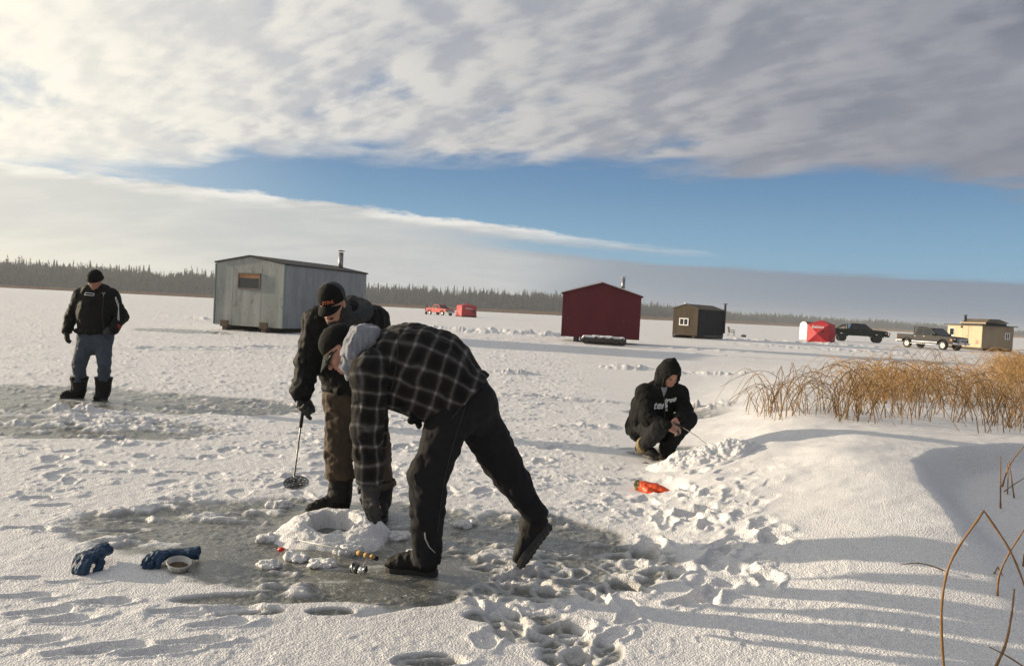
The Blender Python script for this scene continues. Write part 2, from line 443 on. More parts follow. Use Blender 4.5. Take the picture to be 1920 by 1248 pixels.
# boot prints on the right of the path
prints_px([(1440, 1110, 1.4), (1425, 1022, .9), (1080, 1235, 1.3), (950, 1145, 2.3), (1330, 950, .8), (1395, 945, .9), (1290, 985, 2.0), (1240, 975, 1.2), (1215, 1040, 1.9), (1180, 1095, 2.2), (1270, 1080, 1.0),
           (1120, 1120, 2.0), (1340, 1060, .7), (1390, 1000, .8), (1260, 930, .4), (1350, 905, .3), (1420, 930, .7), (1300, 1130, .3), (1010, 1090, 2.6), (1060, 1170, .4)], .030, .15, .065)
for i in range(150):      # general trampling
    px = _rs.uniform(60, 1050); py = _rs.uniform(660, 930); p = G(px, py); PRINTS.append((p, _rs.uniform(0, 3.1), _rs.uniform(.008, .022), _rs.uniform(.1, .17), _rs.uniform(.05, .08)))
for i in range(50):
    px = _rs.uniform(1120, 1460); py = _rs.uniform(890, 1130); p = G(px, py); PRINTS.append((p, _rs.uniform(0, 3.1), _rs.uniform(.015, .032), _rs.uniform(.1, .16), _rs.uniform(.05, .08)))
for i in range(40):
    px = _rs.uniform(900, 1200); py = _rs.uniform(1050, 1240); p = G(px, py); PRINTS.append((p, _rs.uniform(0, 3.1), _rs.uniform(.008, .018), _rs.uniform(.08, .13), _rs.uniform(.04, .06)))
CLEAR = []       # (centre, radius): gloves, feet and huts stand on level spots
CREST = np.array([(2.15, 2.2), (2.45, 3.6), (2.75, 4.6), (2.98, 5.4), (3.15, 6.0), (3.38, 6.6), (3.85, 7.2), (4.7, 7.7), (6.5, 8.1), (9, 8.4)])
def ground_fields(x, y):
    """height and ice amount for arrays of world x, y"""
    r = np.sqrt(x*x+y*y)
    h = np.zeros_like(x)
    # ice amount
    n1 = fbm2(x*1.3, y*1.3, 4, 11); n2 = fbm2(x*4, y*4, 4, 21)
    ice = np.zeros_like(x)
    for c_, rx, ry, a in ICE:
        m = (np.abs(x-c_[0]) < max(rx, ry)*1.6) & (np.abs(y-c_[1]) < max(rx, ry)*1.6)
        if m.any(): ice[m] = np.maximum(ice[m], ell_mask(x[m], y[m], c_, rx, ry, a))
    ice = sstep(.28, .74, ice + (n1-.5)*.7 + (n2-.5)*.55)
    # wind-worn low relief everywhere
    h += (fbm2(x*.13, y*.13, 3, 1)-.5)*.10*sstep(14, 40, r) + (fbm2(x*.5+3, y*.9, 3, 5)-.5)*.035
    # trampled roughness: strong on the left and middle, weak on the smooth field to the right
    left_mid = sstep(2.0, -.5, x - .05*y)*sstep(4.6, 6.2, y + (n1-.5)*2)
    path = ell_mask(x, y, (1.15, 5.6), .75, 2.6, .22, .5)
    smooth_r = sstep(.3, 1.6, x - .04*y)*(1-path)
    rough = .12 + .19*left_mid + .20*path - .09*smooth_r
    rough *= sstep(.9, .2, smooth_r*sstep(20, 12, r))*.75+.25
    f1 = fbm2(x*3.2, y*3.2, 4, 31, .55); f2 = fbm2(x*9, y*9, 3, 41, .55); f3 = fbm2(x*26, y*26, 2, 51)
    lump = np.maximum(f1-.5, 0)
    h += rough*(.075*lump + .030*sstep(.50, .68, f2)*sstep(.38, .60, f1) + .012*(f2-.5))
    h += rough*.012*(f3-.5) + .003*(f3-.5)
    # streaky crusted ridges pushed up on the ice, running to the right
    cr = fbm2(x*2.1+.6*y, y*5.5-.6*x, 4, 61, .6)
    ridge = sstep(.53, .70, cr)*sstep(.35, .62, fbm2(x*6, y*6, 3, 71))
    h += ice*(-.018 + ridge*(.018+.024*f2))
    ice = ice*(1-.93*ridge)
    h += ice*(.004*(f3-.5) + .006*(fbm2(x*5, y*5, 3, 81)-.5))
    # ploughed and driven clumps further out
    for c_, rx, ry, a, amp in ((G(905, 622), 7, 3.0, -.15, .34), (G(955, 700), .55, .35, 0, .16), (G(500, 603), 6, 3, 0, .22), (G(1110, 800), .6, .2, .1, .05), (G(1345, 777), .55, .32, 0, .17), (G(1400, 706), 2.2, .5, -.1, .12), (G(1330, 655), 2.5, 1.2, -.2, .16),
                              (G(1450, 640), 9, 4, -.1, .22), (G(1560, 655), 6, 2, -.1, .2), (G(150, 772), .55, .22, 0, .10), (G(210, 790), .7, .25, .1, .07), (G(190, 800), 1.2, .2, .0, .05), (G(1180, 690), .9, .45, 0, .15), (G(985, 743), 1.4, .25, -.1, .06), (G(560, 600), 2.6, 2.0, 0, .2)):
        m = (np.abs(x-c_[0]) < max(rx, ry)*1.6) & (np.abs(y-c_[1]) < max(rx, ry)*1.6)
        if not m.any(): continue
        k = ell_mask(x[m], y[m], c_, rx, ry, a, .5); sc_ = 2.6/max(.3, min(rx, ry)**.5)
        g = fbm2(x[m]*sc_, y[m]*sc_*1.4, 4, 91, .55)
        h[m] += k*amp*np.maximum(g-.36, 0)*2.2
        ice[m] *= 1-k*sstep(.4, .55, g)
    # tyre and sled tracks across the lake
    for (p, q, wd, dp) in ((G(845, 668), G(1700, 708), .12, .03), (G(700, 737), G(1250, 760), .1, .02), (G(230, 655), G(900, 645), .2, .05), (G(60, 640), G(560, 665), .2, .04), (G(860, 630), G(1500, 676), .25, .05)):
        d_ = q[:2]-p[:2]; ln = np.linalg.norm(d_); d_ = d_/ln
        t = (x-p[0])*d_[0]+(y-p[1])*d_[1]; s = (x-p[0])*-d_[1]+(y-p[1])*d_[0] + (fbm2(x*.4, y*.4, 2, 5)-.5)*.5
        kk = sstep(-.5, 1, t)*sstep(ln+.5, ln-1, t)
        h += kk*(-dp*np.exp(-(s/wd)**2) + dp*.9*np.exp(-((np.abs(s)-wd*1.9)/(wd*.7))**2)*f1*1.6)
    # prints
    for (c_, a, dp, L_, w_) in PRINTS:
        m = (np.abs(x-c_[0]) < .5) & (np.abs(y-c_[1]) < .5)
        if not m.any(): continue
        X = x[m]-c_[0]; Y = y[m]-c_[1]; ca, sa = math.cos(a), math.sin(a)
        u = (X*ca+Y*sa)/L_; v = (-X*sa+Y*ca)/(w_*(1+.25*np.sin(3*(X*ca+Y*sa)/L_)))
        d = np.sqrt(u*u+v*v) + (f2[m]-.5)*.5
        h[m] += -dp*sstep(1.05, .75, d) + dp*.35*np.exp(-((d-1.25)/.22)**2)*(.5+f2[m])
        ice[m] *= 1-.5*sstep(1.6, 1.2, d)*sstep(.8, 1.1, d)
    # straight scratches
    for p, q in ((G(885, 1120), G(960, 1190)), (G(672, 1150), G(850, 1117)), (G(1560, 792), G(1390, 826))):
        d_ = q[:2]-p[:2]; ln = np.linalg.norm(d_); d_ = d_/ln
        t = (x-p[0])*d_[0]+(y-p[1])*d_[1]; s = (x-p[0])*-d_[1]+(y-p[1])*d_[0]
        h += -.03*sstep(-.05, .05, t)*sstep(ln+.1, ln-.05, t)*np.exp(-(s/.03)**2)
    # snow bank at the right with the steep lee side of its crest
    cx = np.interp(y, CREST[:, 1], CREST[:, 0]); sx = x-cx
    ky = [2.0, 3.6, 5.0, 6.5, 8.0, 10, 14, 20, 30]
    lo_ = np.interp(y, ky, [.5, .6, .75, .9, 1.2, 1.8, 2.8, 4.5, 7.0]); hi_ = np.interp(y, ky, [2.0, 2.4, 2.85, 3.2, 3.5, 4.0, 5.2, 7.6, 11])
    topz = np.interp(y, ky, [.01, .08, .28, .43, .48, .45, .36, .2, .0])
    xx = x + .35*(n1-.5)
    rise = sstep(lo_, hi_, xx)*topz
    lee_drop = np.interp(y, [2.5, 3.6, 4.6, 5.2, 6.2, 7.2, 8.2, 9], [.0, .02, .10, .22, .28, .22, .07, 0])
    lee = sstep(-.04, .42, sx)*lee_drop - sstep(.8, 2.0, sx)*lee_drop*.6
    drift = rise - lee + rise*.12*(fbm2(x*.8, y*.8, 3, 77)-.5) + sstep(.05, .3, rise)*(.020*(fbm2(x*1.4+.5*y, y*4.5-x, 3, 78)-.5) + .012*(fbm2(x*6, y*6, 3, 79)-.5))
    k = sstep(.05, .22, rise)
    h = h*(1-.80*k) + drift
    ice *= 1-k
    for (c_, rad) in CLEAR:
        m = (np.abs(x-c_[0]) < rad*2.2) & (np.abs(y-c_[1]) < rad*2.2)
        if not m.any(): continue
        d = np.sqrt((x[m]-c_[0])**2+(y[m]-c_[1])**2); kk = sstep(rad*1.9, rad*.8, d)
        h[m] = h[m]*(1-kk) + kk*(c_[2] if len(c_) > 2 else 0.0)
    return h, np.clip(ice, 0, 1)
def gz(p):
    h, _ = ground_fields(np.array([float(p[0])]), np.array([float(p[1])])); return float(h[0])
def GP(px, py):
    """ground point under a pixel, with the real height"""
    z = 0.0
    for _ in range(6):
        p = G(px, py, z); z = gz(p)
    p[2] = z; return p
for c_, rad in ((G(165, 1060), .2), (G(330, 1050), .26), (G(335, 1068), .1), (G(1210, 915), .2), (P_STAND, .3), (P_BEND, .25), (G(160, 747), .3), (G(195, 750), .25), (G(1205, 862), .2), (G(1256, 862), .2), (G(690, 1075), .22), (G(600, 1040), .15)):
    CLEAR.append((np.array([c_[0], c_[1], 0.0]), rad))
def build_ground():
    FO = .72
    th = np.concatenate([np.linspace(-math.pi, -FO, 70, endpoint=False), np.linspace(-FO, FO, 1250), np.linspace(FO, math.pi, 70)[1:]])
    inv = np.linspace(1/2.15, 1/300.0, 1050)
    rr = np.concatenate([[.02, .3, .7, 1.1, 1.5, 1.75, 1.95], 1/inv, [400, 550, 750, 1000, 1500, 2500, 4500, 9000]])
    T, Rr = np.meshgrid(th, rr, indexing='xy')
    x = (np.sin(T)*Rr).ravel(); y = (np.cos(T)*Rr).ravel()
    h, ice = ground_fields(x, y)
    h *= sstep(1.0, 2.0, np.sqrt(x*x+y*y))*.85+.15
    far = np.sqrt(x*x+y*y) > 260; h[far] *= .2
    nr, ntt = len(rr), len(th)
    idx = np.arange(nr*ntt).reshape(nr, ntt)
    a = idx[:-1, :-1].ravel(); b = idx[:-1, 1:].ravel(); c = idx[1:, 1:].ravel(); d = idx[1:, :-1].ravel()
    me = np_mesh('ground', np.stack([x, y, h], 1), np.stack([a, d, c, b], 1))
    at_ = me.attributes.new('ice', 'FLOAT', 'POINT'); at_.data.foreach_set('value', ice.astype(np.float32))
    return me
def snow_mat(name, iced):
    m = bpy.data.materials.new(name); m.use_nodes = True; nt = m.node_tree; b = nt.nodes['Principled BSDF']; L = nt.links.new
    tc = nt.nodes.new('ShaderNodeTexCoord')
    def nz(scale, detail, rough=.6):
        n = nt.nodes.new('ShaderNodeTexNoise'); n.inputs['Scale'].default_value = scale; n.inputs['Detail'].default_value = detail; n.inputs['Roughness'].default_value = rough
        L(tc.outputs['Object'], n.inputs['Vector']); return n.outputs['Fac']
    def mx(f, c1, c2):
        n = nt.nodes.new('ShaderNodeMix'); n.data_type = 'RGBA'
        if hasattr(f, 'node'): L(f, n.inputs[0])
        else: n.inputs[0].default_value = f
        for c_, s in ((c1, n.inputs[6]), (c2, n.inputs[7])):
            if isinstance(c_, tuple): s.default_value = (*c_, 1)
            else: L(c_, s)
        return n.outputs[2]
    def mr(f, a, b_, lo=0.0, hi=1.0):
        n = nt.nodes.new('ShaderNodeMapRange'); L(f, n.inputs[0]); n.inputs[1].default_value = a; n.inputs[2].default_value = b_; n.inputs[3].default_value = lo; n.inputs[4].default_value = hi; return n.outputs[0]
    snow = mx(mr(nz(1.1, 5), .35, .7), (.85, .85, .86), (.77, .775, .79)); snow = mx(mr(nz(120, 2, .8), .42, .75, .3), snow, (.62, .62, .63))
    def vor(scale):
        n = nt.nodes.new('ShaderNodeTexVoronoi'); n.inputs['Scale'].default_value = scale; n.inputs['Randomness'].default_value = 1.0
        L(tc.outputs['Object'], n.inputs['Vector']); sp_ = nt.nodes.new('ShaderNodeSeparateColor'); L(n.outputs['Color'], sp_.inputs[0]); return n.outputs['Distance'], sp_.outputs[0]
    g1, r1 = vor(85); g2, r2 = vor(210)
    snow = mx(mr(r1, .35, 1.0, .0, .42), snow, (.50, .50, .51)); snow = mx(mr(r2, .72, 1.0, .0, .8), snow, (.97, .96, .94))
    rough = .55; col = snow
    grain = mr(g1, 0.0, .75, 1.0, 0.0); fine = mr(g2, 0.0, .75, 1.0, 0.0)
    if iced:
        at_ = nt.nodes.new('ShaderNodeAttribute'); at_.attribute_name = 'ice'
        icec = mx(mr(nz(7, 6, .7), .35, .70), (.140, .143, .126), (.225, .226, .205)); icec = mx(mr(r1, .88, 1.0, .0, .6), icec, (.55, .55, .52))
        brk = nt.nodes.new('ShaderNodeMath'); brk.operation = 'MULTIPLY'; L(at_.outputs['Fac'], brk.inputs[0]); L(mr(nz(30, 4, .7), .74, .60), brk.inputs[1])
        col = mx(brk.outputs[0], snow, icec)
        rr = mr(brk.outputs[0], 0, 1, .60, .24); L(rr, b.inputs['Roughness'])
    else: b.inputs['Roughness'].default_value = .6
    L(col, b.inputs['Base Color']); b.inputs['Specular IOR Level'].default_value = .35
    ad = nt.nodes.new('ShaderNodeMath'); ad.operation = 'ADD'; L(grain, ad.inputs[0])
    ml = nt.nodes.new('ShaderNodeMath'); ml.operation = 'MULTIPLY'; L(fine, ml.inputs[0]); ml.inputs[1].default_value = .5; L(ml.outputs[0], ad.inputs[1])
    bp = nt.nodes.new('ShaderNodeBump'); bp.inputs['Strength'].default_value = .62
    if iced: L(mr(brk.outputs[0], 0, 1, .62, .20), bp.inputs['Strength'])
    else: b.inputs['Subsurface Weight'].default_value = .5; b.inputs['Subsurface Radius'].default_value = (1, 1, 1); b.inputs['Subsurface Scale'].default_value = .018
    bp.inputs['Distance'].default_value = .009
    L(ad.outputs[0], bp.inputs['Height']); L(bp.outputs['Normal'], b.inputs['Normal'])
    return m
M_SNOW = snow_mat('snow_and_ice', True); M_HEAP = snow_mat('heaped_snow', False)
ground = link('ground', build_ground(), M_SNOW); tag(ground, 'wide field of trodden snow over grey lake ice', None, None, 'structure')

# air: pale haze round everything
mh = bpy.data.materials.new('haze'); mh.use_nodes = True; hn = mh.node_tree; hn.nodes.clear()
pv = hn.nodes.new('ShaderNodeVolumePrincipled'); pv.inputs['Color'].default_value = (.84, .91, 1, 1); pv.inputs['Density'].default_value = .00040; pv.inputs['Anisotropy'].default_value = .15
ho = hn.nodes.new('ShaderNodeOutputMaterial'); hn.links.new(pv.outputs[0], ho.inputs['Volume'])
hz_ = MB(); hz_.box((0, 900, 10.5), (5200, 3600, 23.0)); haze = hz_.build('haze', mh); tag(haze, 'thin pale winter haze over the lake', None, None, 'stuff')
# ================================================================== people
def cloth(amp=.008, sc=9.0, seed=0, st=(1, 1, 1), folds=()):
    """crumpled cloth: noise creases, plus ring folds (a, b, t0, t1, waves, amp, reach)"""
    def f(P):
        n = fbm3(P[:, 0]*sc*st[0], P[:, 1]*sc*st[1], P[:, 2]*sc*st[2], 3, seed)
        rdg = 1-np.abs(2*n-1)
        big = vnoise3(P[:, 0]*4.5, P[:, 1]*4.5, P[:, 2]*4.5, seed+9)-.5
        n3 = fbm3(P[:, 0]*sc*2.7*st[0]+3, P[:, 1]*sc*2.7*st[1], P[:, 2]*sc*2.0*st[2], 2, seed+4); r3 = 1-np.abs(2*n3-1)
        out = -amp*(rdg**3*1.6-.55) - amp*1.2*big + amp*.55*(r3**5*1.5-.3)
        for (a, b, t0, t1, wv, am, reach) in folds:
            a = V3(a); ab = V3(b)-a; L2 = ab@ab; q = P-a; t = (q@ab)/L2
            w = q-t[:, None]*ab; rad = np.sqrt((w*w).sum(1))
            nn = vnoise3(P[:, 0]*9, P[:, 1]*9, P[:, 2]*9, seed+31)
            env = sstep(t0, t0+.15*(t1-t0), t)*sstep(t1, t1-.15*(t1-t0), t)*sstep(reach, reach*.8, rad)
            n2 = vnoise3(P[:, 0]*6+9, P[:, 1]*6, P[:, 2]*6, seed+57)
            s = np.sin((t-t0)/(t1-t0)*wv*4.5 + nn*9.0 + n2*6.0)
            out = out - env*am*.75*s*sstep(.25, .65, n2)
        return out
    return f
def part(name, prims, vox, mt, parent, disp=None, label=None):
    o = link(name, sdf_mesh(prims, vox, disp, name), mt, parent)
    if label: o['label'] = label
    return o
def head_prims(C, F, U, s=1.0):
    M = frame(F, U); w = lambda x, y, z: C + M@np.array([x, y, z])*s
    p = [Ell(w(0, -.012, .03), np.array([.076, .097, .088])*s, M, .01), Ell(w(0, .028, -.035), np.array([.059, .066, .085])*s, M, .03*s),
         Ell(w(0, .050, -.088), np.array([.040, .040, .028])*s, M, .03*s), Ell(w(.042, .060, -.028), np.array([.022]*3)*s, M, .02*s), Ell(w(-.042, .060, -.028), np.array([.022]*3)*s, M, .02*s),
         Ell(w(0, .082, .013), np.array([.050, .016, .012])*s, M, .015*s),
         Ell(w(.031, .100, -.004), np.array([.017, .014, .011])*s, M, .012*s, True), Ell(w(-.031, .100, -.004), np.array([.017, .014, .011])*s, M, .012*s, True),
         Cap(w(0, .090, .002), w(0, .113, -.036), .008*s, .0125*s, .010*s), Ell(w(.012, .100, -.040), np.array([.008]*3)*s, M, .006*s), Ell(w(-.012, .100, -.040), np.array([.008]*3)*s, M, .006*s),
         Ell(w(0, .0935, -.061), np.array([.023, .008, .006])*s, M, .006*s), Ell(w(0, .0925, -.071), np.array([.020, .008, .006])*s, M, .006*s),
         Ell(w(0, .090, -.066), np.array([.024, .010, .0016])*s, M, .003*s, True),
         Ell(w(0, .078, -.098), np.array([.018, .016, .014])*s, M, .015*s)]
    for sg in (1, -1):
        p += [Ell(w(sg*.080, -.004, -.008), np.array([.009, .021, .031])*s, M, .008*s), Ell(w(sg*.088, .003, -.006), np.array([.006, .010, .017])*s, M, .006*s, True)]
    return p, w, M
def hand_prims(Wp, d, n, s, curl=.5, th=0.0, scale=1.0, fat=0.0, spread=.06, thumb_in=.4):
    """Wp wrist, d along the hand, n out of the palm, s towards the thumb"""
    d = unit(d); n = V3(n); n = unit(n-d*np.dot(n, d)); sv = np.cross(d, n)
    if np.dot(sv, V3(s)) < 0: sv = -sv
    curls = curl if isinstance(curl, (list, tuple)) else [curl*.85, curl, curl*1.05, curl*1.15]
    pr = []; base = [(.030, .092, .078), (.010, .097, .086), (-.011, .092, .080), (-.030, .083, .063)]
    for i, (ls, ld, ln) in enumerate(base):
        kn = Wp + (d*ld + sv*ls)*scale
        pr.append(Cap(Wp+(d*.012+sv*ls*.55)*scale, kn, (.0155+fat)*scale, (.0125+fat)*scale, .014))
        ang = 0; p0 = kn; sp = spread*(1.5-i)*.6
        for j, fr in enumerate((.46, .30, .24)):
            ang += curls[i]*(.75, 1.0, .7)[j]
            dr = unit(d*math.cos(ang) + n*math.sin(ang) + sv*sp*math.cos(ang))
            p1 = p0 + dr*ln*fr*scale; r0 = (.0098+fat-.0009*j)*scale
            pr.append(Cap(p0, p1, r0, r0-.0008*scale, .004 if j else .008)); p0 = p1
    t0 = Wp + (d*.028+sv*.026+n*.006)*scale; t1 = t0 + unit(d*.62+sv*.62+n*.45*thumb_in)*.044*scale; t2 = t1 + unit(d*.85+sv*.15+n*thumb_in)*.034*scale; t3 = t2 + unit(d*.9-sv*.1+n*thumb_in)*.024*scale
    pr += [Cap(Wp+d*.01*scale, t0, (.018+fat)*scale, (.017+fat)*scale, .012), Cap(t0, t1, (.015+fat)*scale, (.012+fat)*scale, .010), Cap(t1, t2, (.0115+fat)*scale, (.0105+fat)*scale, .004), Cap(t2, t3, (.0105+fat)*scale, (.0085+fat)*scale, .004)]
    return pr
def boot(parent, H, t, u, top, rtop, L_=.30, mt=None, msole=None, name='boot', laces=None, wide=1.0, shaft_disp=None, sole_th=.024, vox=.007, top_cut=True):
    t = unit(t); u = V3(u); u = unit(u-t*np.dot(u, t)); s = np.cross(t, u); k = L_/.30; top = V3(top)
    if len(H) == 1: H = np.array([H[0][0], H[0][1], 0.0])-t*.072*k      # ankle given: the foot stands under it
    H = V3(H)
    b0 = H+u*sole_th
    pr = [Cap(b0+t*.055*k+u*.03, b0+t*.062*k+u*.095, .044*wide, .050*wide, .03), Cap(b0+t*.085*k+u*.045, b0+t*.19*k+u*.030, .052*wide, .045*wide, .03, sq=(s, .92)),
          Ell(b0+t*.225*k+u*.026, (.049*wide, .066*k, .040), np.stack([s, t, u], 1), .03), Cap(b0+t*.12*k+u*.07, b0+t*.20*k+u*.04, .035*wide, .03*wide, .03),
          Cap(b0+t*.070*k+u*.085, top, max(.056*wide, rtop*.88), rtop, .04), Cut(b0-u*.004, -u)]
    ax = unit(top-(b0+t*.07*k+u*.085))
    pr.append(Cap(top-ax*.012, top-ax*.004, rtop*1.07, rtop*1.07, .006))
    if top_cut: pr.append(Cut(top, ax, lim=rtop*2.2))
    o = part(name, pr, vox, mt, parent, shaft_disp or cloth(.0035, 22, 3))
    # sole
    prof = [(0, .012), (.02, .026), (.08, .036), (.18, .038), (.38, .033), (.55, .040), (.72, .050), (.84, .047), (.93, .034), (.985, .014), (1.0, .0)]
    pts = [H+t*(a*L_+.001)+s*w_*wide*1.06 for a, w_ in prof] + [H+t*(a*L_+.001)-s*w_*wide*1.06 for a, w_ in prof[-2::-1]]
    mb = MB(); mb.prism(pts, u*(sole_th+.006), .004)
    for a in np.linspace(.06, .9, 9):         # tread lugs
        ww = float(np.interp(a, [q[0] for q in prof], [q[1] for q in prof]))*wide
        for sg in (1, -1):
            mb.box(H+t*a*L_+s*sg*ww*.60-u*.001, (ww*.7, L_*.06, .007), Matrix(np.stack([s, t, u], 1).tolist()).to_4x4(), .002)
    so = mb.build('sole', msole, o)
    if laces:
        lb = MB()
        for a in (.115, .14, .165, .19):
            c0 = b0+t*a*k; hgt = .118-.42*(a-.115)*1.0
            pp = [c0-s*.034+u*(hgt-.030), c0-s*.018+u*(hgt-.004)+t*.004, c0+u*(hgt+.002), c0+s*.018+u*(hgt-.004)-t*.004, c0+s*.034+u*(hgt-.030)]
            lb.tube(pp, .0042, 5)
        lb.build('lace', laces, o)
    return o
def brim_mesh(w, reach=.075, half=62, droop=.020, th=.0045, tilt=0.0, inner=(.083, .100), zz=.030):
    """curved visor in head coordinates; returns MB"""
    mb = MB(); N, K = 17, 6; rows = {}
    for side in (0, 1):
        for i in range(N):
            a = R_(-half + 2*half*i/(N-1)); c = math.cos(a); sn = math.sin(a)
            for j in range(K):
                q = j/(K-1); ext = reach*q*max(0, math.cos(a*90/half))**.55
                x = inner[0]*sn; y = -.010+inner[1]*c + ext
                z = zz - droop*(sn/math.sin(R_(half)))**2 - tilt*ext - .006*q - (th if side else 0)
                rows[(side, i, j)] = mb.bm.verts.new([float(v) for v in w(x, y, z)])
    for i in range(N-1):
        for j in range(K-1):
            for side in (0, 1):
                f = [rows[(side, i, j)], rows[(side, i+1, j)], rows[(side, i+1, j+1)], rows[(side, i, j+1)]]
                try: mb.bm.faces.new(f if side else f[::-1]).smooth = True
                except ValueError: pass
    for i in range(N-1):
        mb.bm.faces.new([rows[(0, i, K-1)], rows[(0, i+1, K-1)], rows[(1, i+1, K-1)], rows[(1, i, K-1)]])
    for i in (0, N-1):
        for j in range(K-1):
            mb.bm.faces.new([rows[(0, i, j)], rows[(0, i, j+1)], rows[(1, i, j+1)], rows[(1, i, j)]])
    bmesh.ops.recalc_face_normals(mb.bm, faces=mb.bm.faces)
    return mb
def rect_outline(mb, c, X, Y, w, h, th, bvh, lift=.004, dr=None):
    N = np.cross(unit(X), unit(Y)) if dr is None else -V3(dr); X, Y = unit(X), unit(Y)
    cs = [c-X*w/2-Y*h/2, c+X*w/2-Y*h/2, c+X*w/2+Y*h/2, c-X*w/2+Y*h/2]
    for i in range(4):
        a, b = cs[i], cs[(i+1) % 4]; pts = [a+(b-a)*q for q in np.linspace(0, 1, 6)]
        mb.tube(drape(pts, bvh, lift, -N), th, 5)
def eyes(w, s, parent, mt_eye):
    for sg in (1, -1):
        mb = MB(); bmesh.ops.create_icosphere(mb.bm, subdivisions=2, radius=.0115*s, matrix=Matrix.Translation([float(v) for v in w(sg*.031, .0785, -.006)]))
        mb.build('eyelid', mt_eye, parent, smooth=True)

M_SKIN = mat('skin', (.44, .235, .165), .5, noise=(30, .5, (.36, .17, .12)))
M_SKIN2 = mat('ruddy_skin', (.40, .20, .14), .5, noise=(30, .5, (.33, .14, .10)))
M_EYE = mat('eyelid_skin', (.26, .125, .085), .5)
M_BLACK = mat('black_fabric', (.006, .0063, .0063), .9, spec=.18, noise=(14, .6, (.011, .011, .010)), bump=(320, .25, .002))
M_BLKSHELL = mat('black_shell_fabric', (.0063, .0068, .0068), .75, spec=.2, noise=(10, .6, (.010, .010, .0095)), bump=(120, .15, .002))
M_JEANS = mat('blue_denim', (.040, .056, .078), .85, noise=(9, .7, (.075, .095, .118)), bump=(380, .35, .002))
M_BROWN = mat('brown_duck_cloth', (.042, .028, .016), .85, noise=(8, .8, (.070, .047, .028)), bump=(260, .3, .002))
M_CHAR = mat('charcoal_cloth', (.0108, .0112, .0135), .85, spec=.18, noise=(10, .6, (.016, .016, .0185)), bump=(350, .2, .002))
M_GREYCOT = mat('grey_fleece', (.22, .23, .26), .9, noise=(40, .6, (.17, .18, .205)), bump=(300, .4, .003), sheen=.2)
M_DGREY = mat('dark_grey_fleece', (.030, .032, .035), .9, noise=(30, .6, (.045, .048, .05)), bump=(300, .3, .003))
M_RUBBER = mat('black_boot_leather', (.008, .008, .008), .72, spec=.25, noise=(25, .6, (.015, .014, .013)), bump=(70, .5, .006))
M_SOLE = mat('boot_sole_rubber', (.016, .0155, .015), .6)
M_GLOVE = mat('black_glove', (.014, .015, .016), .6, noise=(40, .6, (.024, .024, .025)), bump=(200, .3, .002))
M_REDCUFF = mat('red_knit_cuff', (.22, .018, .018), .85, bump=(250, .4, .003))
M_HAIR = mat('dark_brown_hair', (.020, .013, .009), .7, bump=(260, .7, .004))
M_WHITE = mat('white_print', (.62, .63, .64), .6)
M_GREYPRINT = mat('grey_stitching', (.30, .31, .32), .7)
M_ORANGE = mat('orange_stitching', (.50, .13, .05), .7)
M_LACE = mat('lace_cord', (.03, .03, .028), .8)
M_BRASS = mat('brass_eyelets', (.45, .36, .16), .35, 1.0)
M_KHAKI = mat('khaki_boot', (.17, .135, .055), .6, noise=(20, .7, (.11, .085, .035)))
M_SEAM = mat('seam_stitching', (.022, .022, .024), .8)
M_GLASSES = mat('black_plastic_frame', (.012, .012, .012), .2)

